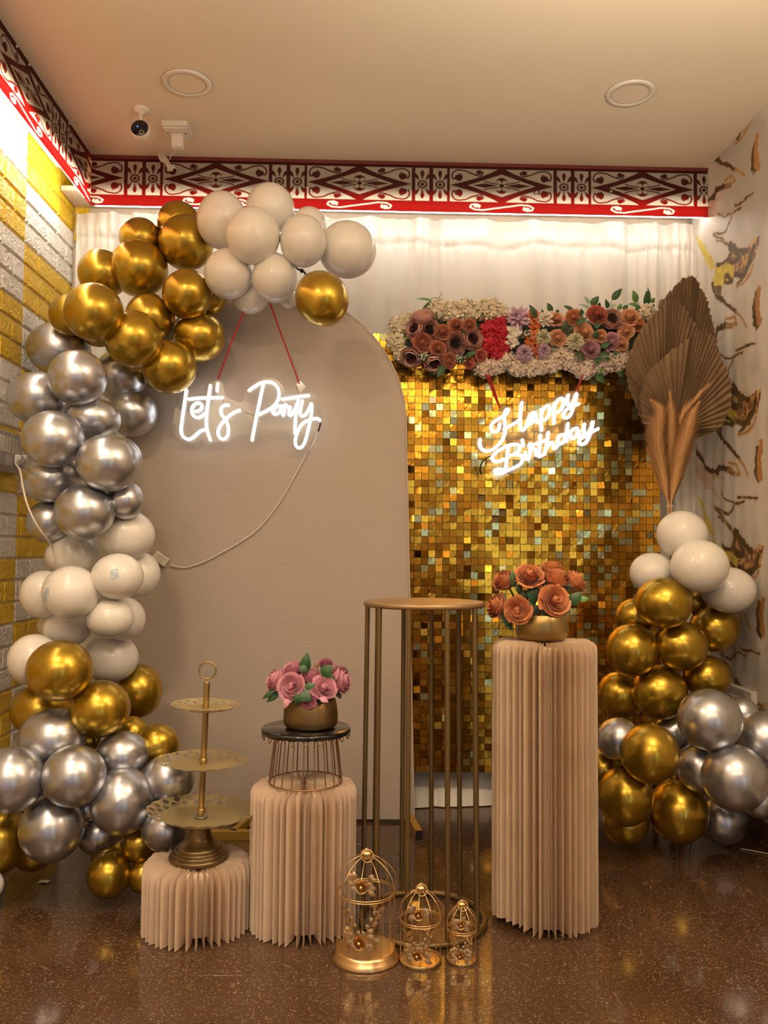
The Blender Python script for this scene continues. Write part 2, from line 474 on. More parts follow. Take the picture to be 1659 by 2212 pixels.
b = MB(); b.box((X_FAR + 0.05, (Y_FRONT + Y_JOG) / 2, CEIL_Z / 2), (0.1, Y_JOG - Y_FRONT, CEIL_Z)); struct('wall_far_right', b, M['plain'])
b = MB(); b.box(((X_R + X_FAR) / 2 + 0.06, Y_JOG + 0.05, CEIL_Z / 2), (X_FAR - X_R - 0.1, 0.1, CEIL_Z)); struct('wall_return', b, M['plain'])
# glazed shop door and window behind the camera
g = MB()
for (xa, xb) in ((1.45, 1.75), (1.85, 2.15)): g.box(((xa + xb) / 2, Y_FRONT + 0.02, 1.1), (xb - xa, 0.02, 1.9))
win = struct('window_1', g, M['shop_glass'])
g = MB()
for x in (1.41, 1.8, 2.19): g.box((x, Y_FRONT + 0.03, 1.1), (0.09, 0.05, 2.0))
for z in (0.12, 2.08): g.box((1.8, Y_FRONT + 0.03, z), (0.87, 0.05, 0.08))
part('window_frame', g, M['black'], win)
g = MB(); g.box((-0.35, Y_FRONT + 0.02, 1.0), (0.34, 0.02, 1.9)); d1 = struct('door_1', g, emit('cool_doorway', (0.45, 0.62, 1.0), 2.6))
g = MB()
for x in (-0.56, -0.14): g.box((x, Y_FRONT + 0.03, 1.0), (0.07, 0.05, 2.0))
g.box((-0.35, Y_FRONT + 0.03, 1.99), (0.49, 0.05, 0.08)); part('door_frame', g, M['black'], d1)

# left wall: foam brick panels, white and yellow blocks of three courses
b = MB(); b.box((X_L - 0.062, (Y_BACK + Y_FRONT) / 2, CEIL_Z / 2), (0.1, Y_BACK - Y_FRONT, CEIL_Z))
wl = struct('wall_left', b, [mat('wall_left_render', (0.70, 0.62, 0.50), 0.7)])
BKW, BKH = 0.495, 0.2325
CH = BKH / 3
BW = 0.19
ytop = at(57, 525, 0.9 * 3.40)
zb0 = ytop.z
Yk = 3.055
def brick(y0, y1, z0, z1, m, mesh_cache={}):
    w, h = y1 - y0 - 0.004, z1 - z0 - 0.004
    if w < 0.012 or h < 0.012: return
    key = (round(w, 3), round(h, 3), m)
    if key not in mesh_cache:
        k = MB()
        e, t = 0.006, 0.008
        vs = [(0, -w / 2, -h / 2), (0, w / 2, -h / 2), (0, w / 2, h / 2), (0, -w / 2, h / 2),
              (t, -w / 2 + e, -h / 2 + e), (t, w / 2 - e, -h / 2 + e), (t, w / 2 - e, h / 2 - e), (t, -w / 2 + e, h / 2 - e)]
        k.add(vs, [(4, 5, 6, 7), (0, 1, 5, 4), (1, 2, 6, 5), (2, 3, 7, 6), (3, 0, 4, 7)])
        mesh_cache[key] = k.mesh('brick', M[m])
    link('brick', mesh_cache[key], wl, (X_L - 0.012, (y0 + y1) / 2, (z0 + z1) / 2))
for col in range(0, 4):                     # col 0 touches the back corner
    ya, yb = (Yk, Y_BACK) if col == 0 else (Yk - BKW * col, Yk - BKW * (col - 1))
    if col == 3: ya = yb - 0.2
    for row in range(-11, 2):
        z0 = zb0 + row * BKH
        yel = ((row + col) % 2 == 1)
        for cc in range(3):
            za, zb = z0 + cc * CH, z0 + (cc + 1) * CH
            za, zb = max(za, 0.0), min(zb, CEIL_Z)
            if zb - za < 0.02: continue
            y = yb - (BW if cc % 2 == 0 else BW / 2)
            top = yb
            while top > ya + 1e-4:
                brick(max(y, ya), top, za, zb, 'yellow_brick' if yel else 'white_brick')
                top = max(y, ya); y -= BW
# yellow sheet on the back wall corner above the curtain
b = MB(); b.box((X_L + 0.03, Y_BACK - 0.004, 2.52), (0.06, 0.008, 0.32)); struct('trim_1', b, M['yellow_brick'])

# right wall: printed marble cloth
def vnoise(x, y, seed):
    r = np.random.RandomState(seed); t = r.rand(256, 256)
    xi, yi = np.floor(x).astype(int), np.floor(y).astype(int)
    xf, yf = x - xi, y - yi
    xf, yf = xf * xf * (3 - 2 * xf), yf * yf * (3 - 2 * yf)
    g = lambda a, b_: t[a % 256, b_ % 256]
    return (g(xi, yi) * (1 - xf) + g(xi + 1, yi) * xf) * (1 - yf) + (g(xi, yi + 1) * (1 - xf) + g(xi + 1, yi + 1) * xf) * yf
def fbm(x, y, seed, o=4):
    s = 0; a = 0.5
    for k in range(o): s = s + a * vnoise(x * 2 ** k + 7.3 * k, y * 2 ** k + 3.1 * k, seed + k); a *= 0.5
    return s / (1 - 0.5 ** o)
def seg_dist(x, y, pl):
    d = np.full(x.shape, 9.0)
    for (ax, ay), (bx, by) in zip(pl[:-1], pl[1:]):
        dx, dy = bx - ax, by - ay
        t = np.clip(((x - ax) * dx + (y - ay) * dy) / (dx * dx + dy * dy + 1e-12), 0, 1)
        d = np.minimum(d, np.hypot(x - ax - t * dx, y - ay - t * dy))
    return d
def in_poly(x, y, pl):
    ins = np.zeros(x.shape, bool)
    n = len(pl)
    for i in range(n):
        (ax, ay), (bx, by) = pl[i], pl[(i + 1) % n]
        c_ = ((ay > y) != (by > y)) & (x < (bx - ax) * (y - ay) / (by - ay + 1e-12) + ax)
        ins ^= c_
    return ins
def grid_mesh(name, P, colors, m):       # P (a,b,3) points, colors (a,b,3) linear
    a, b_ = P.shape[:2]
    me = bpy.data.meshes.new(name)
    idx = np.arange(a * b_).reshape(a, b_)
    q = np.stack([idx[:-1, :-1], idx[:-1, 1:], idx[1:, 1:], idx[1:, :-1]], -1).reshape(-1, 4)
    me.vertices.add(a * b_); me.vertices.foreach_set('co', P.reshape(-1).astype(np.float32))
    me.loops.add(q.size); me.loops.foreach_set('vertex_index', q.reshape(-1).astype(np.int32))
    me.polygons.add(len(q)); me.polygons.foreach_set('loop_start', (np.arange(len(q)) * 4).astype(np.int32))
    me.polygons.foreach_set('use_smooth', np.ones(len(q), bool))
    me.update(calc_edges=True)
    if colors is not None:
        ca = me.color_attributes.new('print', 'FLOAT_COLOR', 'POINT')
        ca.data.foreach_set('color', np.concatenate([colors, np.ones((a, b_, 1))], -1).reshape(-1).astype(np.float32))
    me.materials.append(m)
    return me
XRW = X_R + 0.006
def z6(x, y):
    px, py = 1500 + x / 3.686, 700 + y / 3.686
    Y = min(Y_BACK, XRW * F / max(px - 781, 60)); p = at(px, py, Y)
    return (Y_BACK - Y, p.z)
LINES = [  # (points, half width m, colour key)
    ([(245, 380), (290, 382), (350, 380), (380, 330), (400, 270), (440, 250), (480, 230)], 0.0028, 'd'),
    ([(430, 210), (470, 200), (520, 185), (586, 165)], 0.003, 'd'), ([(290, 240), (340, 270), (400, 260)], 0.0025, 'd'), ([(400, 270), (400, 320)], 0.002, 'd'),
    ([(250, 395), (320, 430), (370, 490), (390, 520)], 0.0035, 'd'), ([(270, 435), (330, 460), (360, 490)], 0.002, 'd'),
    ([(390, 510), (400, 560), (380, 620), (420, 660), (470, 640), (440, 560), (400, 500), (480, 580), (530, 605)], 0.008, 'd'),
    ([(290, 630), (340, 635), (380, 620)], 0.006, 'd'), ([(450, 850), (520, 790), (580, 690)], 0.005, 'd'), ([(430, 770), (500, 785), (560, 700), (586, 600)], 0.008, 'd'),
    ([(340, 740), (335, 790), (400, 800), (370, 750), (340, 745)], 0.005, 'd'), ([(235, 770), (270, 860), (310, 930), (380, 1010), (440, 1080)], 0.005, 'd'), ([(440, 1080), (480, 1140), (515, 1215)], 0.0025, 'o'),
    ([(60, 900), (90, 1000), (130, 1080), (200, 1180), (260, 1190), (270, 1140), (330, 1150), (390, 1180)], 0.007, 'd'), ([(345, 1110), (420, 1120), (435, 1180), (350, 1165)], 0.003, 'o'),
    ([(440, 880), (500, 860), (560, 800), (586, 740)], 0.003, 'o'), ([(600, 1000), (585, 1080), (585, 1180), (600, 1230)], 0.012, 'd'), ([(620, 960), (607, 1080), (620, 1220)], 0.010, 'o')]
POLYS = [([(400, 500), (480, 580), (530, 600), (590, 520), (640, 520), (600, 700), (480, 810), (400, 790), (330, 760), (260, 790), (240, 760), (280, 650), (340, 640), (380, 600)], 'r'),
         ([(230, 770), (275, 645), (340, 640), (430, 690), (400, 770), (330, 810), (260, 800)], 'y'), ([(235, 770), (310, 810), (300, 900), (260, 860)], 'd'),
         ([(60, 1030), (150, 1150), (250, 1210), (340, 1225), (210, 1260), (290, 1430), (180, 1310), (90, 1200)], 'w'), ([(100, 300), (170, 430), (260, 640), (230, 660), (140, 470)], 'y')]
KC = {'d': (0.085, 0.045, 0.012), 'o': (0.42, 0.20, 0.06), 'r': (0.40, 0.16, 0.035), 'y': (0.60, 0.48, 0.05), 'w': (0.56, 0.33, 0.17)}
PV, PU = 0.566, 0.86
def marble_colors(u, v):
    um = np.mod(u + 0.02, PU) - 0.02
    wu = um + 0.035 * (fbm(u * 9, v * 9, 3) - 0.5) + 0.009 * (fbm(u * 42, v * 42, 11) - 0.5)
    wv = v + 0.035 * (fbm(u * 9, v * 9, 23) - 0.5) + 0.009 * (fbm(u * 42, v * 42, 31) - 0.5)
    g = fbm(u * 3.2 + 0.5 * v, v * 1.6, 41)
    base = np.array([0.70, 0.65, 0.585])[None, None] * (1 - 0.36 * np.clip((g - 0.44) * 5, 0, 1))[..., None]
    sw = 0.5 + 0.5 * np.sin(60 * (u + 0.5 * (fbm(u * 2.5, v * 2.0, 5) - 0.5)))
    swm = np.clip((fbm(u * 4, v * 3, 77) - 0.5) * 5, 0, 1) * np.clip((um - 0.25) * 4, 0, 1)
    base = base * (1 - 0.22 * sw * swm)[..., None]
    out = base
    n1 = fbm(u * 60, v * 60, 55)
    for k in range(-4, 4):
        def cv(pl): return [(a, b_ + k * PV) for a, b_ in (z6(*p) for p in pl)]
        for pl, key in POLYS:
            q = cv(pl)
            if min(p[1] for p in q) > v.max() or max(p[1] for p in q) < v.min(): continue
            m = in_poly(wu, wv, q)
            col = np.array(KC[key])[None, None] * (0.7 + 0.7 * n1)[..., None]
            if key == 'r': col = np.where((n1 > 0.56)[..., None], np.array((0.62, 0.42, 0.12)), np.where((n1 < 0.42)[..., None], np.array((0.10, 0.035, 0.01)), col))
            a = 0.62 if key == 'w' else 0.92
            out = np.where(m[..., None], out * (1 - a) + a * col, out)
        for pl, hw, key in LINES:
            q = cv(pl)
            if min(p[1] for p in q) > v.max() + .05 or max(p[1] for p in q) < v.min() - .05: continue
            d = seg_dist(wu, wv, q)
            w_ = hw * (0.45 + 2.2 * n1)
            m = np.clip((w_ - d) / 0.0022 + 0.5, 0, 1)
            halo = np.clip(1 - d / (w_ + 0.012), 0, 1) * 0.55
            out = out * (1 - halo[..., None]) + halo[..., None] * np.array((0.55, 0.33, 0.10))
            out = out * (1 - m[..., None]) + m[..., None] * np.array(KC[key])
    return out
def marble_patch(name, ya, yb, step, parent=None):
    us = np.arange(Y_BACK - yb, Y_BACK - ya + step * 0.99, step); us[-1] = Y_BACK - ya
    vs_ = np.arange(0, CEIL_Z, step); vs_[-1] = CEIL_Z
    U, V = np.meshgrid(us, vs_, indexing='ij')
    fold = 0.004 * np.sin(U * 70 + 2 * np.sin(V * 2)) * np.clip(1.2 - U * 2.2, 0.15, 1) * np.clip((2.55 - V) * 3, 0, 1)
    P = np.stack([XRW - 0.006 + fold - 0.004, Y_BACK - U, V], -1)
    return grid_mesh(name, P, marble_colors(U, V), M['marble'])
b = MB(); b.box((XRW + 0.056, (Y_BACK + Y_JOG) / 2, CEIL_Z / 2), (0.1, Y_BACK - Y_JOG, CEIL_Z))
wr = struct('wall_right', b, M['plain'])
o = link('marble_cloth', marble_patch('marble_cloth', 2.72, Y_BACK - 0.02, 0.003), wr); o['label'] = 'cream marble print cloth with gold and brown veins'
o = link('marble_cloth', marble_patch('marble_cloth', Y_JOG, 2.72, 0.012), wr)

for nm, c_, s_ in (('baseboard_right', (X_R - 0.008, (Y_BACK + Y_JOG) / 2, 0.05), (0.016, Y_BACK - Y_JOG, 0.1)), ('baseboard_left', (X_L + 0.006, (Y_BACK + Y_FRONT) / 2, 0.05), (0.012, Y_BACK - Y_FRONT, 0.1))):
    b = MB(); b.box(c_, s_); struct(nm, b, M['granite'])

# ------------------------------------------------------------------ lit cornice boards
PER = 0.5895
CREAM, RED = np.array((0.66, 0.58, 0.48)), np.array((0.075, 0.008, 0.007))
def arc(cx, cy, r, a0, a1, n=10, r1=None):
    r1 = r if r1 is None else r1
    return [(cx + (r + (r1 - r) * i / n) * math.cos(math.radians(a0 + (a1 - a0) * i / n)), cy + (r + (r1 - r) * i / n) * math.sin(math.radians(a0 + (a1 - a0) * i / n))) for i in range(n + 1)]
def board_colors(u, v):
    """u metres along the board, measured from a diamond's left tip; v 0..1 from the top. Units below: one period = 993, height = 410."""
    x = np.mod(u, PER) / PER * 993.0
    y = v * 410.0
    red = np.ones(u.shape, bool)
    pan = (y > 46) & (y < 318)
    big = pan & (x < 727)
    s1, s2 = pan & (x > 752) & (x < 850), pan & (x > 876) & (x < 974)
    red &= ~(big | s1 | s2)
    # small panels
    for c0 in (801, 925):
        dx, dy = x - c0, y - 182
        r = np.hypot(dx, dy)
        red |= ((r < 34) & (r > 22)) | (r < 14)
        for sgn in (-1, 1):
            for a in (-33, 0, 33):
                ca, sa = math.cos(math.radians(a)), math.sin(math.radians(a))
                yy = -(dy * sgn)
                t = (dx * sa + yy * ca); w_ = dx * ca - yy * sa
                L0, L1 = 40, (116 if a == 0 else 104)
                tt = np.clip((t - L0) / (L1 - L0), 0, 1)
                wid = 2.5 + 11 * np.sin(np.clip(tt, 0, 1) ** 1.6 * math.pi * 0.93)
                red |= (t > L0) & (t < L1) & (np.abs(w_) < wid)
    # diamond panel: mirrored quarter
    X = np.where(x < 727, np.abs(x - 363.5), 0)       # 0 centre .. 363 tip
    Yq = np.abs(y - 182)                               # 0 centre .. 136 edge
    inb = (x < 727) & pan
    outer = (X / 363.0 + (Yq / 136.0) * 0.93 + 0.10 * np.sin(np.clip(Yq / 136, 0, 1) * math.pi)) < 1.0
    inner = (X / 236.0 + Yq / 94.0) < 1.0
    red |= inb & outer & ~inner
    spear = (np.abs(X - 118) / 90.0 + Yq / 19.0) < 1.0
    red |= inb & spear
    red |= inb & (seg_dist(X, Yq, [(24, 12), (60, 18), (95, 26), (122, 36)]) < 4.5)
    red |= inb & (np.hypot(X, Yq) < 17)
    cres = (np.hypot(X, Yq - 24) < 42) & (Yq > 22) & ~((np.hypot(X - 21, Yq - 26) < 18)) 
    red |= inb & cres
    # corner scrolls
    cut = inb & ~outer
    sc1 = seg_dist(X, Yq, arc(308, 66, 30, 250, -60, 12) [:6] + arc(300, 78, 48, -40, 95, 8) + [(250, 118), (215, 98), (178, 84)])
    red |= cut & (sc1 < 5.5)
    red |= cut & (np.hypot(X - 306, Yq - 62) < 24)
    red |= cut & (np.hypot(X - 158, Yq - 108) < 20)
    red |= cut & (seg_dist(X, Yq, arc(158, 104, 26, -30, -200, 8)) < 5)
    # cream scrolls in the lower band
    Xs = x - 363.5; Ys = y - 362
    fl_ = np.where(Xs < 0, -1.0, 1.0)
    A, B = Xs * fl_, Ys * fl_                     # point symmetry
    s = seg_dist(A, B, [(-5, 0), (60, -10), (130, -24), (190, -20), (222, 0), (212, 20), (180, 26), (152, 14), (158, -2)])
    cream = (s < 6.5) | (np.hypot((A - 180) / 1.35, B - 10) < 13)
    cream &= (x < 727) & (y > 325)
    red &= ~cream
    return np.where(red[..., None], RED, CREAM)
def board_aa(u, v, s):
    dv = s / BH
    return sum(board_colors(u + a * s, v + b_ * dv) for a in (-.33, 0, .33) for b_ in (-.33, 0, .33)) / 9.0
DIG = {'1': [[(0.2, 0.2), (0.5, 0), (0.5, 1)]], '2': [[(0, 0.2), (0.3, 0), (0.8, 0.15), (0.75, 0.45), (0, 1), (0.85, 1)]], '3': [[(0.05, 0.1), (0.5, 0), (0.8, 0.22), (0.4, 0.47), (0.85, 0.72), (0.5, 1), (0, 0.9)]]}
def digits(col, u, v, text, u0, v0, h, sgn=1):
    for i, ch in enumerate(text):
        for pl in DIG[ch]:
            q = [(u0 + sgn * (i * 0.85 + p[0] * 0.65) * h, v0 + p[1] * h) for p in pl]
            m_ = np.clip((h * 0.12 - seg_dist(u, v * BH, q)) / .002 + .5, 0, 1)[..., None]; col[:] = col * (1 - m_) + m_ * RED
XBR = X_R - 0.004
us = np.arange(XB, XBR, 0.0019); vz = np.linspace(0, 1, 112)
U, V = np.meshgrid(us, vz, indexing='ij')
u_tip = at(352, 385, Y_BOARD).x
colr = board_aa(U - u_tip, V, .0019)
p13 = at(1151, 409, Y_BOARD)
digits(colr, U, V, '13', p13.x, CEIL_Z - p13.z, 0.021)
P = np.stack([U, np.full(U.shape, Y_BOARD), CEIL_Z - V * BH], -1)
bd = thing('cornice_board', 'long red and cream scroll-cut cornice board across the back wall, backlit along its lower edge', 'cornice', ((XB + X_R) / 2, Y_BOARD, BZ0))
me = grid_mesh('board_panel', P - np.array(WL[bd.name]), colr, M['board']); link('board_panel', me, bd)
k = MB()
for px, py in ((442, 332), (663, 336), (882, 341), (1096, 346), (1117, 346), (1318, 348), (1516, 350)): pass
for i, (px, py) in enumerate(((442, 330), (663, 334), (882, 340), (1096, 346), (1118, 346), (1318, 350), (1512, 352), (440, 402), (663, 406), (880, 408), (1095, 412), (1320, 414), (1520, 418))):
    q = at(px, py, Y_BOARD); s = MB()
    s.lathe([(0.0055, 0), (0.0055, 0.003), (0.003, 0.005), (0, 0.005)], 10, (q.x, Y_BOARD - 0.001, min(q.z, CEIL_Z - .008)), Matrix.Rotation(math.radians(90), 3, 'X'))
    part('screw', s, M['screw'], bd)
s = MB(); s.box(((XB + XBR) / 2, Y_BOARD - 0.004, CEIL_Z - 0.008), (XBR - XB, 0.006, 0.014)); part('top_strip', s, M['maroon'], bd)
# left board
YL0 = 1.55
ys = np.arange(YL0, Y_BOARD, 0.0019); U, V = np.meshgrid(ys, vz, indexing='ij')
tipY = 2.345                                    # a diamond tip along the left board
colr = board_aa(-(U - tipY), V, .0019)
p12y = 2.83
digits(colr, U, V, '12', 2.765, 0.60 * BH, 0.024, 1)
P = np.stack([np.full(U.shape, XB), U, CEIL_Z - V * BH], -1)
bl = thing('cornice_board', 'red and cream scroll-cut cornice board receding along the yellow brick wall', 'cornice', (XB, 2.4, BZ0))
link('board_panel', grid_mesh('board_panel', (P - np.array(WL[bl.name]))[::-1], colr[::-1], M['board']), bl)
ys = np.arange(Y_FRONT + 0.1, YL0 + 0.011, 0.012); vz2 = np.linspace(0, 1, 30); U, V = np.meshgrid(ys, vz2, indexing='ij')
P = np.stack([np.full(U.shape, XB), U, CEIL_Z - V * BH], -1)
link('board_panel', grid_mesh('board_panel', (P - np.array(WL[bl.name]))[::-1], board_colors(-(U - tipY), V)[::-1], M['board']), bl)
for i, (y, dv) in enumerate(((2.15, .03), (2.62, .03), (2.72, .03), (3.1, .03), (3.38, .03), (2.62, .62), (2.72, .66), (3.1, .62), (3.38, .62))):
    s = MB(); s.lathe([(0.0055, 0), (0.0055, 0.003), (0.003, 0.005), (0, 0.005)], 10, (XB + 0.001, y, CEIL_Z - dv * BH - .003), Matrix.Rotation(math.radians(90), 3, 'Y')); part('screw', s, M['screw'], bl)
# ledges behind the boards carry the strips and cut the light off above
LZ = BZ0 + 0.30 * BH
b = MB(); b.box(((X_L + XBR) / 2, (Y_BOARD + 0.008 + Y_BACK) / 2, LZ + 0.012), (XBR - X_L, Y_BACK - Y_BOARD - 0.012, 0.02)); struct('trim_2', b, M['plain'])
b = MB(); b.box(((X_L + XB - 0.008) / 2, (Y_FRONT + Y_BOARD) / 2, BZ0 + .68 * BH), (XB - X_L - 0.012, Y_BOARD - Y_FRONT - 0.1, 0.02))
b.box((XB - 0.007, (Y_FRONT + Y_BOARD) / 2, BZ0 + .50 * BH), (0.006, Y_BOARD - Y_FRONT - 0.1, 0.34 * BH)); struct('trim_3', b, M['plain'])
b = MB(); b.box(((XB + XBR) / 2, Y_BOARD + 0.030, BZ0 + 0.0150), (XBR - XB - 0.02, 0.010, 0.010))
tag(obj('led_strip', b, M['led'], ((XB + XBR) / 2, Y_BOARD + .03, BZ0 + .004)), 'glowing white LED strip under the back cornice board above the curtain', 'light')
b = MB(); b.box((XB - 0.014, (Y_FRONT + Y_BOARD) / 2 + 0.05, BZ0 + 0.026), (0.010, Y_BOARD - Y_FRONT - 0.15, 0.010))
tag(obj('led_strip', b, M['led_left'], (XB - .014, 2.0, BZ0 + .026)), 'glowing white LED strip under the left cornice board along the brick wall', 'light')
# cornice strip on the wall behind the camera
b = MB(); b.box((0.6, Y_FRONT + 0.05, BZ0), (3.4, 0.010, 0.012)); tag(obj('led_strip', b, emit('front_led', (1.0, 0.74, 0.42), 14.0), (.6, Y_FRONT + .05, BZ0)), 'warm LED strip on the wall behind the photographer', 'light')

# ------------------------------------------------------------------ ceiling fittings
def downlight(c, R, label, lit):
    t = thing('ceiling_light', label, 'light', c, 'round ceiling lights')
    m = MB(); m.lathe([(R, 0), (R, -0.004), (R * 0.95, -0.008), (R * 0.80, -0.0085), (R * 0.76, -0.004), (R * 0.76, -0.003)], 48, c); part('rim', m, M['white_plastic'], t)
    m = MB(); m.lathe([(R * 0.765, -0.0035), (0, -0.0035)], 48, c); part('diffuser', m, M['lamp_face'], t)
    m = MB(); m.ring(Vector(c) + Vector((0, 0, -.0045)), R * .765, .0016, 48, 6); m.ring(Vector(c) + Vector((0, 0, -.001)), R * 1.005, .0016, 48, 6); part('groove_shade_ring', m, M['grey_plastic'], t)  # grey rings added as the dark shade of the groove and rim edge
def on_ceiling(px, py):
    d = R_CAM @ Vector(((px - W / 2) / F, (H / 2 - py) / F, -1.0)); return Vector((0, 0, HC)) + d * ((CEIL_Z - HC) / d.z)
for (px, py, l) in ((404, 178, 'round unlit ceiling downlight above the ceiling camera'), (1362, 200, 'round unlit ceiling downlight over the marble wall side')):
    c = on_ceiling(px, py); downlight(c, 54 * ppm(c.y), l, False)
for (x, y, kk), l in zip(DOWN, ('over the left front of the floor', 'right of and above the photographer', 'furthest left behind the photographer', 'right of centre behind the photographer', 'in the side bay to the right')): downlight(Vector((x, y, CEIL_Z)), 0.11, 'lit round ceiling downlight ' + l, True)

for i, (x, y) in enumerate(UP):  # bowls added to house the unseen fill lamps
    p = Vector((x, y, 1.90)); t = thing('added_fill_bowl', ('added brass bowl fill lamp, unseen above the view', 'added brass bowl fill lamp, unseen behind the camera')[i], 'lamp', p, 'added ceiling fill lamps')
    m = MB(); m.lathe([(0, -.06), (.12, -.045), (.20, 0), (.22, .05), (.215, .05), (.195, .004), (.12, -.04), (0, -.055)], 32, p); part('shade', m, M['brass'], t)
    m = MB()
    for a in (0, 2.094, 4.189): m.tube([p + Vector((.215 * math.cos(a), .215 * math.sin(a), .05)), p + Vector((0, 0, CEIL_Z - 1.90))], .003, 5)
    part('chain', m, M['brass'], t)
c = on_ceiling(304, 236)
t = thing('security_camera', 'white ball security camera with black face hanging from the ceiling', 'camera', c)
m = MB(); R0 = 18 * ppm(c.y); m.lathe([(R0, 0), (R0, -0.005), (R0 * .9, -0.009), (R0 * .5, -0.014), (0.009, -0.019), (0.007, -0.028), (0, -0.028)], 32, c); part('mount', m, M['white_plastic'], t)
m = MB(); m.tube([c + Vector((0, 0, -.02)), c + Vector((0.002, -0.004, -.06))], 0.0055, 10); m.tube([c + Vector((-.013, 0, -.045)), c + Vector((-.013, -.004, -.07))], 0.0055, 10); part('arm', m, M['white_plastic'], t)
hb = at(305, 284, c.y - 0.02); r = 19.5 * ppm(c.y)
m = MB(); m.lathe([(0, 0.03), (r * .7, 0.026), (r, 0.01), (r * 1.03, -0.01), (r, -0.02), (r * .95, -0.022)], 32, hb, Matrix.Rotation(math.radians(-90 - 4), 3, 'X')); part('housing', m, M['white_plastic'], t)
m = MB(); m.lathe([(r * .96, 0.019), (r * .6, 0.0245), (0, 0.026)], 32, hb, Matrix.Rotation(math.radians(90 - 4), 3, 'X')); fc = part('face', m, mat('black_glass', (0.006, 0.006, 0.012), 0.08), t)
q = at(297, 273, c.y - 0.047); m = MB(); m.sphere(q, 0.0022); part('status_light', m, M['blue_led'], fc)
q = at(306, 286, c.y - 0.046); m = MB(); m.ring(q, 0.008, 0.0012, 20, 6, Matrix.Rotation(math.radians(90), 3, 'X')); part('lens_ring', m, M['grey_plastic'], fc)
q = at(285, 280, c.y - 0.02); m = MB(); m.box(q, (.007, .012, .008)); part('red_tag', m, M['red_cord'], t)

c = on_ceiling(383, 274)
t = thing('ceiling_socket', 'white ceiling socket box with a white plug adapter in it', 'socket', c)
m = MB(); m.cbox(c + Vector((0, 0, -.010)), (0.098, 0.098, 0.020), 0.002); part('back_box', m, M['white_plastic'], t)
m = MB(); m.cbox(c + Vector((0, 0, -.0235)), (0.088, 0.086, 0.008), 0.003); pl = part('face_plate', m, M['white_plastic'], t)
for dx in (-.034, .034): m = MB(); m.box(c + Vector((dx, -.005, -.028)), (0.007, 0.004, 0.002)); part('slot', m, M['black'], pl)
m = MB(); m.cbox(c + Vector((0, 0.012, -.052)), (0.044, 0.034, 0.052), 0.004); part('plug_adapter', m, M['white_plastic'], t)
# cable from camera to adapter, with a tied bundle in front of the board
yb = Y_BOARD - 0.05
def path(pts, Y): return [at(p[0], p[1], p[2] if len(p) > 2 else Y) for p in pts]
def smooth(P, n=6):
    P = [Vector(p) for p in P]; out = []
    for i in range(len(P) - 1):
        a, b_, c_, d = P[max(i - 1, 0)], P[i], P[i + 1], P[min(i + 2, len(P) - 1)]
        for k in range(n):
            s = k / n
            out.append(0.5 * ((2 * b_) + (c_ - a) * s + (2 * a - 5 * b_ + 4 * c_ - d) * s * s + (3 * b_ - a - 3 * c_ + d) * s ** 3))
    out.append(P[-1]); return out
t = thing('camera_cable', 'thin white camera cable with a tied bundle dangling before the cornice', 'cable', at(360, 350, yb))
m = MB()
m.tube(smooth(path([(303, 255, 3.06), (312, 262, 3.05), (325, 285, 3.10), (345, 313, 3.2), (356, 337, yb), (362, 348, yb)], yb)), 0.0018, 6)
m.tube(smooth(path([(389, 309, 3.22), (383, 322, 3.3), (372, 332, yb), (366, 345, yb)], yb)), 0.0018, 6); part('lead', m, M['white_plastic'], t)
m = MB(); rg = rng(4)
for k in range(9):
    j = lambda s: rg.uniform(-s, s)
    m.tube(smooth(path([(362 + j(2), 352 + j(2)), (352 + j(3), 346 + j(4)), (343 + j(2), 336 + j(3)), (349 + j(4), 334 + j(3)), (358 + j(3), 345 + j(3)), (366 + j(3), 355 + j(3)), (374 + j(6), 362 + j(6)), (368 + j(5), 367 + j(4)), (360 + j(2), 353 + j(2))], yb + j(.008))), 0.0017, 5)
part('bundle', m, M['white_plastic'], t)

# ------------------------------------------------------------------ curtain on the back wall
XC0, XC1 = X_L + 0.012, at(1524, 1000, 3.50).x
nx, nz = 620, 70
rg = np.random.RandomState(5)
xs = np.linspace(XC0, XC1, nx); zs = np.concatenate([np.linspace(0.004, 0.3, 20), np.linspace(0.32, 2.28, 26), np.linspace(2.29, BZ0 + 0.035, 24)])
X, Z = np.meshgrid(xs, zs, indexing='ij')
ph = 2 * np.pi * np.cumsum(0.5 + 1.0 * vnoise(xs * 4, xs * 0, 9)) * (xs[1] - xs[0]) * 5.2
fold = 1.15 * (0.010 * np.sin(ph) + 0.006 * np.sin(ph * 1.7 + 1) + 0.004 * np.sin(ph * 3.1))[:, None] * np.clip(1.15 - 0.25 * (2.3 - Z), 0.4, 1.2)
zst = at(1000, 525, 3.5).z + 0.008 * np.sin(xs * 9)[:, None] - 0.006 * np.sin(xs * 23)[:, None]
hem = np.exp(-((Z - zst) / 0.012) ** 2) * 0.004
head = np.where(Z > zst, 0.006 * np.sin(np.clip((Z - zst) / (BZ0 - zst), 0, 1) * np.pi) * (1 + 0.6 * np.sin(ph * 2.3)[:, None]), 0)
puck = 0.004 * np.sin(ph * 6)[:, None] * np.exp(-((Z - zst) / 0.05) ** 2)
pool = 0.10 * np.clip((0.20 - Z) / 0.20, 0, 1) ** 1.5 * (0.75 + 0.25 * np.sin(xs * 6)[:, None])
Yc = 3.53 + fold * 0.9 + hem - head + puck - pool
P = np.stack([X, Yc, Z], -1)
base = np.array(((XC0 + XC1) / 2, 3.5, 0))
me = grid_mesh('curtain', (P - base)[:, ::-1], None, M['curtain'])
tag(link('curtain', me, None, base), 'ivory satin curtain with a stitched rod pocket covering the back wall', 'curtain')

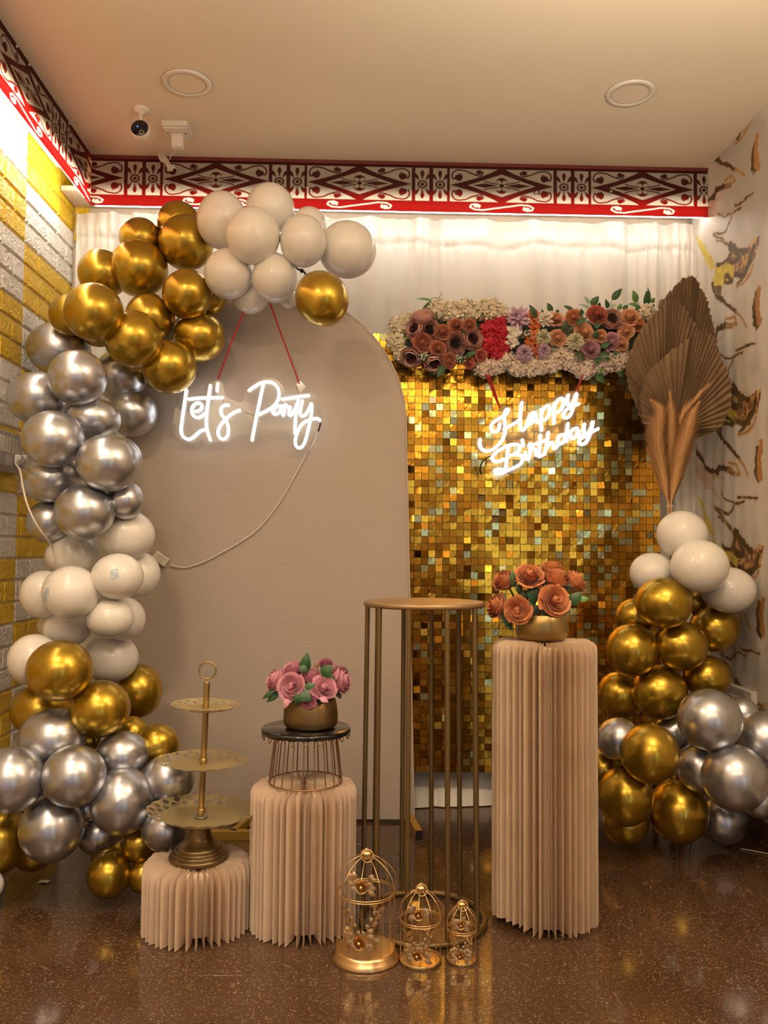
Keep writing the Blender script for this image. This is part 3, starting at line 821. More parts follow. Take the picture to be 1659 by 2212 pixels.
# ------------------------------------------------------------------ arch backdrop
YA = 3.27
ctr = at(577, 918, YA); RA = 300 * ppm(YA); SZ = ctr.z; AX = ctr.x
bot = at(893, 1762, YA)
t = thing('arch_backdrop', 'tall round-topped cream fabric arch backdrop left of the gold sequin wall', 'backdrop', (AX, YA, 0))
def arch_outline(off=0.0, n=40):
    pts = []
    flare = bot.x - (AX + RA)
    for i in range(14): z = 0.012 + (SZ - 0.012) * i / 14; pts.append((AX + RA + off + flare * (1 - z / SZ), z))
    for i in range(n + 1): a = math.pi * i / n; pts.append((AX + (RA + off) * math.cos(a), SZ + (RA + off) * math.sin(a)))
    for i in range(13, -1, -1): z = 0.012 + (SZ - 0.012) * i / 14; pts.append((AX - RA - off - 0.3 * flare * (1 - z / SZ), z))
    return pts
ol = arch_outline(-0.004)
m = MB(); n = len(ol)
rows = 40
# front skin: strips between left and right outline at equal height, gently bulged
def half(z):
    flare = bot.x - (AX + RA)
    if z <= SZ: return AX - RA - .3 * flare * (1 - z / SZ), AX + RA + flare * (1 - z / SZ)
    w = math.sqrt(max(RA * RA - (z - SZ) ** 2, 0)); return AX - w, AX + w
zz = [0.012 + (SZ - 0.012) * i / 60 for i in range(61)] + [SZ + RA * math.sin(math.pi / 2 * i / 40) for i in range(1, 41)]
Pf = []
for z in zz:
    a, b_ = half(z); row = []
    for j in range(41):
        s = j / 40; x = a + (b_ - a) * s
        e = min(x - a, b_ - x)
        wr_ = 0.0016 * math.sin(z * 210 + 2.2 * math.sin(z * 31)) * math.exp(-e / 0.10) * (1 if 0.2 < z else 0.3) * (1.5 if z > SZ - .1 else .5)
        wr_ += 0.003 * math.exp(-((z - 0.11 - 0.01 * math.sin(x * 5)) / 0.012) ** 2)
        edge = 0.012 * math.exp(-e / 0.006)
        row.append((x, YA - 0.016 - wr_ + edge, z))
    Pf.append(row)
m.grid([r[::-1] for r in Pf][::-1])
part('front_fabric', m, M['arch'], t)
m = MB()
Pb = [[(p[0], YA + 0.022, p[1]) for p in arch_outline(-0.002)], [(p[0], YA - 0.006, p[1]) for p in arch_outline(-0.002)]]
m.grid(Pb); part('side_band', m, M['arch'], t)
m = MB(); m.tube([(p[0], YA - 0.004, p[1]) for p in arch_outline(0.002)], 0.0045, 6); part('edge_piping', m, M['arch_edge'], t)
m = MB()
m.grid([[(half(z)[0], YA + .022, z), (half(z)[1], YA + .022, z)] for z in zz]); part('back_fabric', m, M['arch'], t)
# gold base frame on the floor
m = MB(); p0, p1 = at(405, 1797, 3.07), at(600, 1797, 3.07); m.box(((p0.x + p1.x) / 2, 3.07, 0.016), (p1.x - p0.x, 0.032, 0.030)); part('base_bar', m, M['bar_gold'], t)
for px in (418, 512): 
    x0 = at(px, 1790, 3.08).x; m = MB(); m.box((x0 + .01, 3.17, 0.018), (0.022, 0.20, 0.026), Matrix.Rotation(math.radians(-14), 3, 'Z')); part('base_bar', m, M['bar_gold'], t)
e0, e1 = at(884, 1752, 3.26), at(905, 1790, 3.065)
d = Vector((e1.x - e0.x, e1.y - e0.y, 0)); Mr = Matrix.Rotation(math.atan2(d.y, d.x) + math.pi / 2, 3, 'Z')
m = MB(); m.box(((e0.x + e1.x) / 2, (e0.y + e1.y) / 2, 0.0165), (0.024, d.length, 0.030), Mr); ft = part('foot', m, M['bar_gold'], t)
m = MB(); m.box((e1.x, e1.y - .002, 0.0165), (0.0245, 0.006, 0.0305), Mr); part('end_cap', m, M['black'], ft)

# ------------------------------------------------------------------ gold sequin wall
YS = 3.40
xs0, xs1 = at(806, 730, YS).x, at(1424, 1000, YS).x
zt, zbm = at(900, 722, YS).z, at(960, 1668, YS).z
PIT = 0.0288
ncol, nrow = int((xs1 - xs0) / PIT), int((zt - zbm) / PIT)
t = thing('sequin_wall', 'panel of square gold shimmer sequins standing before the curtain', 'backdrop', ((xs0 + xs1) / 2, YS, 0))
m = MB(); m.box(((xs0 + xs1) / 2, YS + 0.008, (zt + zbm) / 2), (xs1 - xs0, 0.008, zt - zbm))
for i in range(ncol + 1): m.box((xs0 + i * (xs1 - xs0) / ncol, YS + .002, (zt + zbm) / 2), (0.0016, 0.004, zt - zbm))
for i in range(nrow + 1): m.box(((xs0 + xs1) / 2, YS + .002, zbm + i * (zt - zbm) / nrow), (xs1 - xs0, 0.004, 0.0016))
part('grid_backing', m, M['sequin_back'], t)
for x in (xs0 + .02, xs1 - .02):
    m = MB(); m.box((x, YS + 0.022, zt / 2), (0.02, 0.02, zt)); part('leg', m, M['black'], t)
def seq_verts(rg):
    h = PIT * 0.475
    w = .00045 if rg.random() < .22 else .00010
    k = rg.uniform(-w, w)
    c = [rg.uniform(-w, w) for _ in range(4)]
    b = [(-h, c[0], -h), (0, k, -h), (h, c[1], -h), (h, k, 0), (h, c[2], h), (0, .0, h), (-h, c[3], h), (-h, k, 0), (0, k * .5, 0)]
    return [Vector(p) for p in b]
SF = [(0, 1, 8, 7), (1, 2, 3, 8), (8, 3, 4, 5), (7, 8, 5, 6)]
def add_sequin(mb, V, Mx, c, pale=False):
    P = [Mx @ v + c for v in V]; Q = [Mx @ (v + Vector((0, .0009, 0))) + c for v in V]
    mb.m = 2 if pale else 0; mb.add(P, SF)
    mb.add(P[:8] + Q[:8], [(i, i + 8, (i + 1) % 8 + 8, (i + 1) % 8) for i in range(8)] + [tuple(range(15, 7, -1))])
    mb.m = 1; h = PIT * .475; r = .0016
    mb.add([Mx @ Vector(p) + c for p in ((-r, -.0022, h * .62), (r, -.0022, h * .62), (r, -.0022, h * .62 + 2 * r), (-r, -.0022, h * .62 + 2 * r))], [(0, 1, 2, 3)])
rg = rng(11)
variants = []
for k in range(10):
    mb = MB(); add_sequin(mb, seq_verts(rg), Matrix.Identity(3), Vector((0, 0, 0))); variants.append(mb.mesh('sequin', [M['foil'], M['foil_dot'], M['foil_reflection']]))
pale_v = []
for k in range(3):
    mb = MB(); add_sequin(mb, seq_verts(rg), Matrix.Identity(3), Vector((0, 0, 0)), True); pale_v.append(mb.mesh('sequin', [M['foil'], M['foil_dot'], M['foil_reflection']]))
rest = MB()
cells = []
focus = at(1160, 1130, YS)
for i in range(ncol):
    for j in range(nrow):
        x = xs0 + (i + .5) * (xs1 - xs0) / ncol; z = zbm + (j + .5) * (zt - zbm) / nrow
        cells.append(((x - focus.x) ** 2 * 1.0 + (z - focus.z) ** 2, x, z))
cells.sort()
base = WL[t.name]
for n, (_, x, z) in enumerate(cells):
    if (x < at(880, 1000, YA).x - .06 and z < SZ): continue      # nothing of these can be seen behind the arch
    if rg.random() < 0.004: continue                              # a few have dropped off
    big = rg.random()
    s = 9 if big > 0.85 else (3.8 if big > 0.5 else 1.6)
    rx, rz, ry = rg.gauss(0.8, s), rg.gauss(0, s), rg.gauss(0, 1.6)
    Mx = Matrix.Rotation(math.radians(rx), 3, 'X') @ Matrix.Rotation(math.radians(rz), 3, 'Z') @ Matrix.Rotation(math.radians(ry), 3, 'Y')
    c_ = Vector((x + rg.uniform(-.0007, .0007), YS - 0.006 - rg.uniform(0, .003), z + rg.uniform(-.0007, .0007)))
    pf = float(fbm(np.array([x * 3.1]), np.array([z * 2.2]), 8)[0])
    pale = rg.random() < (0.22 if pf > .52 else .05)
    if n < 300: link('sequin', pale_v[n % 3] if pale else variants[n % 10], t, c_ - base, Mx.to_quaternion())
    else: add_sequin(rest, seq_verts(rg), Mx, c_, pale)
o = part('sequin_field', rest, [M['foil'], M['foil_dot'], M['foil_reflection']], t); o['kind'] = 'stuff'

# ------------------------------------------------------------------ neon signs
def flat_poly(mb, pts3, th, nrm=Vector((0, 1, 0))):
    a = [Vector(p) for p in pts3]; n = len(a)
    b_ = [p + nrm * th for p in a]
    mb.add(a + b_, [tuple(range(n))[::-1], tuple(range(n, 2 * n))] + [(i, (i + 1) % n, (i + 1) % n + n, i + n) for i in range(n)])
def sign(name, label, conv, Y, strokes, outline, rad, ribbons, cat='neon sign'):
    base = conv(*outline[0], Y)
    t = thing(name, label, cat, (sum(conv(*p, Y).x for p in outline) / len(outline), Y, conv(*outline[len(outline) // 2], Y).z))
    m = MB(); ol_ = smooth([conv(*p, Y + .010) for p in outline] + [conv(*outline[0], Y + .010)], 4)[:-1]
    flat_poly(m, ol_, 0.004); part('acrylic_backing', m, M['acrylic'], t)
    for pl in strokes:
        m = MB(); P = smooth([conv(*p, Y) for p in pl], 6)
        m.tube(P, rad, 10)
        m.sphere(P[0], rad, 10, 6); m.sphere(P[-1], rad, 10, 6)
        part('neon_tube', m, M['neon'], t)
    for rb in ribbons:
        m = MB(); P = [at(*p) for p in rb]
        m.tube(smooth(P, 5), 0.0042, 8, flat=0.35); part('ribbon', m, M['red_cord'], t)
    return t
cl = lambda x, y, Y: at(360 + x / 4.608, 790 + y / 4.608, Y)
LP = [[(195, 240), (180, 350), (165, 450), (150, 560), (142, 640), (160, 700), (210, 732), (260, 715), (310, 670), (345, 645), (385, 637)],
      [(285, 455), (330, 440), (352, 400), (330, 372), (290, 375), (255, 410), (250, 460), (270, 500), (310, 515), (350, 500), (385, 470)],
      [(435, 195), (420, 290), (405, 400), (395, 500), (395, 600), (410, 670), (435, 740)],
      [(220, 332), (330, 320), (440, 318), (555, 317)], [(508, 180), (500, 250)],
      [(615, 393), (570, 395), (540, 430), (545, 480), (580, 530), (610, 600), (610, 680), (580, 725), (540, 725), (512, 680), (520, 620), (560, 560), (620, 500), (680, 460), (725, 443)],
      [(965, 175), (940, 280), (915, 400), (895, 500), (875, 600), (860, 680), (850, 740)],
      [(820, 245), (870, 210), (940, 170), (1010, 160), (1070, 180), (1110, 230), (1118, 300), (1090, 370), (1040, 420), (970, 460), (905, 490)],
      [(1140, 412), (1105, 400), (1070, 430), (1055, 465), (1080, 480), (1120, 460), (1150, 395), (1148, 450), (1160, 495), (1172, 445), (1180, 385), (1205, 410), (1232, 412), (1218, 450), (1215, 485), (1240, 488), (1272, 440), (1300, 370)],
      [(1312, 308), (1300, 400), (1285, 500), (1278, 600), (1275, 670)], [(1150, 332), (1240, 320), (1330, 305), (1415, 297)],
      [(1350, 350), (1335, 420), (1328, 480), (1350, 500), (1385, 480), (1420, 420), (1442, 375), (1442, 460), (1425, 560), (1400, 670), (1370, 770), (1330, 815), (1290, 800), (1280, 740), (1310, 640), (1360, 570), (1430, 535), (1490, 525), (1525, 540)]]
LO = [(100, 290), (85, 390), (70, 500), (60, 600), (80, 680), (140, 740), (210, 770), (280, 765), (350, 735), (380, 765), (430, 785), (480, 770), (500, 750), (550, 770), (620, 755), (680, 700), (740, 685), (790, 700), (820, 755), (870, 775), (910, 760), (940, 710), (1000, 685), (1100, 675), (1180, 690), (1230, 740), (1245, 810), (1280, 855), (1340, 865), (1400, 840), (1440, 780), (1470, 690), (1510, 610), (1545, 520), (1535, 440), (1545, 400), (1520, 350), (1500, 335), (1490, 295), (1450, 270), (1400, 268), (1330, 275), (1250, 285), (1190, 280), (1170, 230), (1120, 160), (1050, 122), (970, 130), (880, 170), (800, 230), (770, 290), (765, 345), (710, 362), (640, 330), (595, 305), (570, 250), (560, 180), (520, 145), (470, 152), (420, 165), (385, 200), (350, 280), (250, 285), (215, 215), (150, 200)]
YN = 3.195
ls = sign('neon_sign', 'white neon handwriting sign reading Let\'s Party on clear acrylic before the cream arch', cl, YN, LP, LO, 0.0057,
          [[(527, 674, 3.05), (498, 745, 3.12), (471, 820, YN + .008)], [(583, 655, 3.05), (616, 745, 3.12), (646, 828, YN + .008)]])
m = MB(); q = [cl(1285, 190, YN + .012), cl(1330, 150, YN + .012), cl(1385, 205, YN + .012), cl(1340, 265, YN + .012), cl(1300, 265, YN + .012)]; flat_poly(m, q, .004); part('hanging_tab', m, M['acrylic'], ls)
m = MB(); m.tube([cl(1288, 190, YN), cl(1315, 285, YN)], 0.0026, 8); part('standoff', m, M['grey_plastic'], ls)
m = MB(); m.tube([cl(560, 340, YN + .006), cl(568, 375, YN + .006)], .0008, 5); m.tube([cl(770, 458, YN + .006), cl(870, 498, YN + .006)], .0008, 5); part('link_wire', m, M['black'], ls)
m = MB(); m.tube([cl(1532, 570, YN), cl(1520, 620, YN), cl(1508, 655, YN)], 0.0034, 8); part('plug_joint', m, M['black'], ls)
t = thing('power_adapter', 'small white power adapter and its white cable draped across the cream arch', 'adapter', at(347, 1207, YA - .03))
m = MB(); m.tube(smooth([cl(1508, 655, YN), cl(1490, 720, YN + .01), cl(1430, 830, 3.215)] + [at(x, y, YA - .026) for x, y in ((660, 985), (630, 1040), (600, 1090), (560, 1140), (520, 1170), (480, 1193), (450, 1209), (420, 1221), (395, 1226), (368, 1221))]), 0.0026, 7); part('cable', m, M['white_plastic'], t)
Mr = Matrix.Rotation(math.radians(33), 3, 'Y')
q = at(347, 1207, YA - .032)
m = MB(); m.cbox(q, (0.062, 0.022, 0.036), 0.003, Mr); ab = part('adapter_body', m, M['white_plastic'], t)
m = MB()
for k, (w, x) in enumerate(((.036, 0), (.026, .004), (.03, -.002), (.02, .006))): m.box(q + Mr @ Vector((x, -.0112, .010 - k * .006)), (w, .0006, .0024 if k == 0 else .001), Mr)
part('printed_lines', m, M['grey_plastic'], ab)

ch = lambda x, y, Y: at(1010 + x / 5.53, 820 + y / 5.53, Y)
HB = [[(150, 715), (148, 780), (180, 835), (240, 850), (310, 830), (380, 770), (430, 690), (452, 600), (445, 500), (440, 420), (460, 362), (484, 355), (482, 385), (450, 420), (380, 465), (310, 510), (283, 560), (300, 610), (340, 622), (375, 590), (385, 530)],
      [(440, 590), (500, 555), (570, 518), (622, 485)], [(650, 275), (640, 350), (630, 450), (630, 540), (652, 600), (690, 580), (720, 520), (760, 440), (800, 400)],
      [(815, 400), (770, 400), (735, 450), (725, 510), (750, 532), (790, 490), (815, 415), (818, 480), (840, 505), (870, 480)],
      [(885, 355), (882, 430), (880, 520), (885, 605)], [(885, 410), (920, 335), (968, 312), (985, 360), (970, 430), (925, 478), (890, 482)],
      [(1040, 280), (1037, 360), (1035, 440), (1035, 520)], [(1040, 320), (1080, 245), (1130, 225), (1152, 270), (1130, 340), (1085, 385), (1042, 395)],
      [(1205, 185), (1192, 240), (1200, 295), (1230, 300), (1270, 250), (1303, 165), (1290, 250), (1262, 340), (1230, 420), (1190, 455), (1155, 440), (1152, 402), (1180, 362), (1250, 320), (1330, 290)],
      [(490, 800), (480, 880), (470, 960), (460, 1040), (445, 1088)],
      [(435, 952), (380, 975), (322, 972), (295, 930), (330, 880), (400, 830), (480, 790), (570, 772), (618, 790), (620, 840), (570, 885), (500, 908)],
      [(560, 890), (635, 902), (660, 950), (630, 1010), (560, 1050), (480, 1085), (400, 1122), (342, 1120), (332, 1088), (370, 1070), (440, 1085)],
      [(655, 722), (668, 790)], [(690, 870), (700, 930), (722, 950), (745, 900), (752, 830), (738, 785), (752, 768), (785, 820), (815, 850), (820, 900)],
      [(870, 665), (868, 760), (858, 840), (855, 915), (890, 905)], [(795, 775), (870, 750), (955, 715)],
      [(965, 632), (955, 720), (942, 810), (920, 890)], [(930, 850), (970, 778), (1010, 750), (1028, 790), (1042, 822), (1080, 785)],
      [(1160, 655), (1105, 668), (1080, 720), (1098, 768), (1140, 748), (1175, 680)], [(1200, 525), (1192, 620), (1187, 735)],
      [(1310, 580), (1252, 600), (1230, 660), (1250, 700), (1290, 682), (1328, 605), (1328, 660), (1352, 690), (1385, 655)],
      [(1398, 532), (1390, 600), (1402, 648), (1440, 638), (1478, 580), (1500, 492), (1480, 600), (1450, 690), (1410, 757), (1362, 772), (1338, 745), (1352, 710), (1420, 670), (1500, 620), (1558, 587)]]
HO = [(380, 370), (420, 330), (480, 315), (530, 350), (580, 300), (620, 240), (660, 235), (700, 260), (730, 330), (850, 320), (960, 265), (1060, 190), (1150, 170), (1200, 140), (1320, 130), (1350, 200), (1350, 290), (1320, 360), (1290, 440), (1220, 500), (1230, 540), (1370, 490), (1480, 450), (1540, 480), (1590, 560), (1560, 640), (1490, 740), (1400, 810), (1310, 800), (1200, 790), (1080, 860), (960, 930), (840, 970), (720, 1000), (650, 1070), (560, 1110), (480, 1140), (400, 1185), (320, 1185), (275, 1130), (290, 1050), (240, 1000), (230, 920), (150, 910), (95, 870), (75, 800), (110, 700), (200, 690), (300, 680), (255, 620), (245, 560), (280, 480)]
YH = 3.305
hs = sign('neon_sign', 'white neon script sign reading Happy Birthday hung before the gold sequins', ch, YH, HB, HO, 0.0066,
          [[(1050, 808, 3.24), (1064, 845, 3.28), (1079, 880, YH + .008)], [(1056, 808, 3.24), (1068, 845, 3.285), (1080, 881, YH + .008)], [(1259, 810, 3.24), (1252, 828, 3.28), (1245, 846, YH + .008)]])
m = MB(); m.tube(smooth([ch(290, 905, YH + .01), ch(210, 950, YH + .02), ch(165, 1010, YH + .03), ch(150, 1080, YH + .04), ch(170, 1130, YH + .05)]), 0.003, 6); part('lead', m, M['black'], hs)

# ------------------------------------------------------------------ balloons
def balloon_mesh(m):
    prof = []
    for i in range(17):
        a = math.pi * i / 16 * 0.94
        prof.append((math.sin(a) * (1 - 0.05 * max(0, (i - 9)) / 7), -math.cos(a)))
    prof += [(0.10, 1.02), (0.055, 1.07), (0.05, 1.11), (0.075, 1.15), (0.09, 1.17), (0.03, 1.165)]
    mb = MB(); mb.lathe(prof, 36, (0, 0, 0), Matrix.Rotation(math.radians(-90), 3, 'X'))
    return mb.mesh('balloon', m)
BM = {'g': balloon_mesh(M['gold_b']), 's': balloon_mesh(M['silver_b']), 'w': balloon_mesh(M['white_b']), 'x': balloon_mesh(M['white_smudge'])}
# px, py, rx, ry, colour, label -- nearest first, so that each one is pushed back behind those it touches in front
LEFT = [
 (695, 645, 58, 63, 'g', 'lone gold balloon hanging lowest at the right end of the arch garland'),
 (547, 510, 59, 62, 'w', 'large white balloon at the centre front of the white cluster on the arch'),
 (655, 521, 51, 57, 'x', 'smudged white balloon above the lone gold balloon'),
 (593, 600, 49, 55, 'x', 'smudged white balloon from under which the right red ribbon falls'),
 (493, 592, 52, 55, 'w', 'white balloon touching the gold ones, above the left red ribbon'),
 (750, 540, 64, 62, 'w', 'large white balloon furthest right on the arch garland, against the curtain'),
 (584, 450, 53, 54, 'w', 'topmost white balloon, covering part of the cornice board'),
 (479, 476, 54, 62, 'w', 'white balloon beside the topmost gold pair, over the cornice edge'),
 (668, 485, 38, 38, 'w', 'small white balloon peeking out at the upper right behind the white cluster'),
 (540, 642, 40, 36, 'w', 'white balloon peeking out lowest between the two red ribbons'),
 (623, 645, 21, 21, 'w', 'tiny white sliver of a balloon left of the lone gold balloon'),
 (402, 524, 60, 60, 'g', 'large gold balloon at the top of the gold bunch beside the white balloons'),
 (301, 580, 62, 62, 'g', 'large gold balloon at the front centre of the upper gold bunch'),
 (405, 636, 54, 54, 'g', 'medium gold balloon directly under the top right gold balloon'),
 (203, 675, 63, 63, 'g', 'large gold balloon at the left edge of the upper gold bunch'),
 (289, 733, 62, 62, 'g', 'large olive gold balloon just above the silver balloons'),
 (366, 793, 59, 58, 'g', 'lowest gold balloon of the upper bunch, touching the Let\'s Party sign'),
 (431, 728, 56, 54, 'g', 'gold balloon at the lower right of the upper bunch, beside a red ribbon'),
 (386, 481, 46, 46, 'g', 'gold balloon peeking out at the very top of the gold bunch'),
 (304, 516, 46, 45, 'g', 'gold balloon at the upper left of the bunch, against the curtain'),
 (223, 591, 53, 53, 'g', 'gold balloon with a bright streak behind the two large left gold ones'),
 (151, 681, 44, 44, 'g', 'gold balloon half hidden at the far left before the brick wall'),
 (324, 687, 53, 53, 'g', 'half hidden gold balloon in the middle of the upper bunch'),
 (452, 645, 38, 38, 'g', 'gold crescent of a balloon at the right of the medium gold one'),
 (212, 712, 38, 38, 'g', 'gold sliver of a balloon under the leftmost large gold one'),
 (337, 812, 28, 28, 'g', 'small gold sliver of a balloon left of the lowest upper gold one'),
 (168, 816, 62, 60, 's', 'large bright silver balloon at the top front of the silver bunch'),
 (115, 948, 66, 61, 's', 'large silver balloon at the front left beside the switchboard'),
 (234, 1000, 67, 62, 's', 'large silver balloon at the front right of the silver bunch'),
 (183, 1105, 64, 60, 's', 'lowest large silver balloon, sitting on the white ones'),
 (127, 754, 67, 57, 's', 'silver balloon highest in the bunch, just under the gold ones'),
 (80, 861, 64, 56, 's', 'silver balloon furthest left, before the white bricks'),
 (261, 812, 54, 58, 's', 'silver balloon tucked under the olive gold balloon'),
 (200, 907, 60, 48, 's', 'half hidden silver balloon in the middle of the silver bunch'),
 (286, 892, 53, 52, 's', 'silver balloon at the right of the bunch against the cream arch'),
 (110, 1034, 63, 52, 's', 'darker silver balloon behind the white cable on the left'),
 (250, 993, 57, 52, 's', 'silver rim of a balloon behind the large right silver one'),
 (271, 1081, 40, 41, 's', 'small silver balloon above the highest white balloon of the column'),
 (106, 1127, 46, 46, 's', 'lowest dark silver balloon with the white cable crossing it'),
 (160, 1676, 66, 64, 's', 'large silver balloon at the front centre of the floor bunch'),
 (265, 1730, 67, 69, 's', 'large silver balloon with a blue glint, nearest the cake stand'),
 (25, 1684, 69, 69, 's', 'large silver balloon cut by the left edge of the photo'),
 (112, 1788, 66, 70, 's', 'lowest large silver balloon near the dark floor on the left'),
 (114, 1594, 69, 62, 's', 'large silver balloon highest in the floor bunch under the gold'),
 (266, 1630, 56, 49, 's', 'silver balloon behind, beside the smaller gold balloon'),
 (364, 1682, 55, 52, 's', 'silver balloon furthest right, behind the cake stand pole'),
 (129, 1448, 69, 64, 'g', 'very large gold balloon at the top of the lower gold bunch'),
 (216, 1531, 63, 60, 'g', 'olive gold balloon in the middle of the lower bunch'),
 (254, 1245, 55, 49, 'x', 'white balloon with an oval blue smudge on its front'),
 (153, 1280, 60, 57, 'x', 'large white balloon with a blue scuff at its lower left'),
 (238, 1335, 50, 43, 'w', 'rounded white balloon at the front below the blue smudge'),
 (273, 1156, 60, 54, 'w', 'highest white balloon of the white column, right of the lowest silver'),
 (159, 1199, 58, 48, 'w', 'white balloon directly beneath the lowest large silver balloon'),
 (298, 1240, 47, 49, 'w', 'white balloon at the right touching the power adapter'),
 (94, 1284, 48, 51, 'w', 'white balloon at the left of the column before the yellow bricks'),
 (267, 1337, 46, 47, 'w', 'white balloon behind the rounded one, at the right of the column'),
 (145, 1356, 51, 41, 'w', 'white balloon just above the highest lower gold balloon'),
 (108, 1350, 26, 26, 'w', 'white sliver of a balloon at the left of the column'),
 (239, 1422, 58, 52, 'x', 'lowest white balloon, right of the very large gold one'),
 (73, 1425, 53, 54, 'w', 'lowest white balloon on the left, behind the very large gold one'),
 (300, 1492, 50, 57, 'g', 'gold balloon at the right of the lower bunch against the arch'),
 (88, 1532, 63, 54, 'g', 'gold balloon low on the left before the yellow bricks'),
 (341, 1610, 46, 45, 'g', 'smaller gold balloon behind the middle cake plate'),
 (284, 1584, 36, 36, 'g', 'shadowed gold balloon between the lower gold ones and silver'),
 (190, 1598, 26, 26, 'g', 'dark gold sliver of a balloon between silver balloons'),
 (356, 1793, 48, 45, 's', 'silver balloon low behind the lowest cake plate'),
 (190, 1745, 28, 28, 's', 'small silver sliver of a balloon among the floor bunch'),
 (3, 1815, 56, 66, 'g', 'gold balloon low at the left edge of the photo'),
 (214, 1800, 46, 44, 's', 'dark shadowed silver balloon behind the tiny gold cluster'),
 (72, 1840, 42, 40, 'g', 'dark shadowed gold balloon at the very bottom left'),
 (-22, 1912, 28, 30, 'w', 'white balloon mostly cut off at the bottom left edge'),
]
SMALL = [
 (302, 1822, 40, 39, 'g', 'topmost small gold balloon of the four beside the short paper column'),
 (236, 1889, 46, 47, 'g', 'frontmost small gold balloon resting on the floor'),
 (235, 1850, 36, 38, 'g', 'small gold balloon behind, at the left of the four small ones'),
 (311, 1893, 32, 36, 'g', 'small gold balloon half hidden by the short paper column'),
]
RIGHT = [
 (1511, 1223, 62, 58, 'w', 'large white balloon at the front of the right cluster top'),
 (1473, 1155, 55, 53, 'w', 'topmost white balloon of the right cluster, under the pampas'),
 (1434, 1302, 61, 56, 'g', 'highest large gold balloon of the right cluster'),
 (1409, 1238, 49, 45, 'w', 'white balloon at the left of the right cluster against the sequins'),
 (1573, 1274, 58, 50, 'w', 'white balloon against the marble wall on the right'),
 (1470, 1395, 57, 54, 'g', 'gold balloon in the centre of the right gold bunch'),
 (1365, 1404, 56, 57, 'g', 'gold balloon at the left of the right bunch beside the tall column top'),
 (1543, 1356, 53, 52, 'g', 'gold balloon furthest right, under the white ones'),
 (1373, 1332, 43, 40, 'g', 'gold balloon peeking out behind the highest gold one, on the left'),
 (1497, 1297, 30, 30, 'g', 'gold sliver of a balloon behind the large front white one'),
 (1424, 1495, 60, 59, 'g', 'gold balloon at mid height in the front of the right cluster'),
 (1337, 1501, 47, 51, 'g', 'gold balloon at mid height touching the tall paper column'),
 (1533, 1554, 68, 66, 's', 'highest large silver balloon of the right cluster'),
 (1527, 1461, 52, 46, 'g', 'gold balloon above the highest large silver one'),
 (1404, 1628, 63, 64, 'g', 'large gold balloon between the silver ones in the right cluster'),
 (1587, 1680, 70, 71, 's', 'largest silver balloon, low at the right'),
 (1513, 1660, 50, 53, 's', 'silver balloon half hidden behind the largest silver one'),
 (1336, 1597, 48, 46, 's', 'silver balloon beside the tall paper column'),
 (1453, 1581, 40, 38, 's', 'shadowed silver balloon above the large low gold balloon'),
 (1652, 1597, 60, 60, 's', 'silver balloon cut by the right edge of the photo'),
 (1603, 1542, 35, 36, 's', 'pale silver balloon just under the wall socket on the right'),
 (1350, 1719, 60, 63, 'g', 'low gold balloon touching the tall paper column'),
 (1465, 1752, 63, 67, 'g', 'lowest large gold balloon of the right cluster'),
 (1299, 1658, 44, 40, 'g', 'gold balloon partly behind the tall paper column'),
 (1352, 1778, 49, 46, 'g', 'shadowed gold balloon lowest beside the tall column'),
 (1560, 1771, 52, 52, 's', 'lowest silver balloon, in shadow near the floor on the right'),
 (1641, 1732, 36, 36, 's', 'dark silver balloon behind the largest silver one at the right edge'),
 (1457, 1676, 25, 25, 'g', 'gold sliver of a balloon between the low gold and silver ones'),
]
def interp(y, tab):
    for (a, va), (b_, vb) in zip(tab[:-1], tab[1:]):
        if y <= b_: return va + (vb - va) * min(max((y - a) / (b_ - a), 0), 1)
    return tab[-1][1]
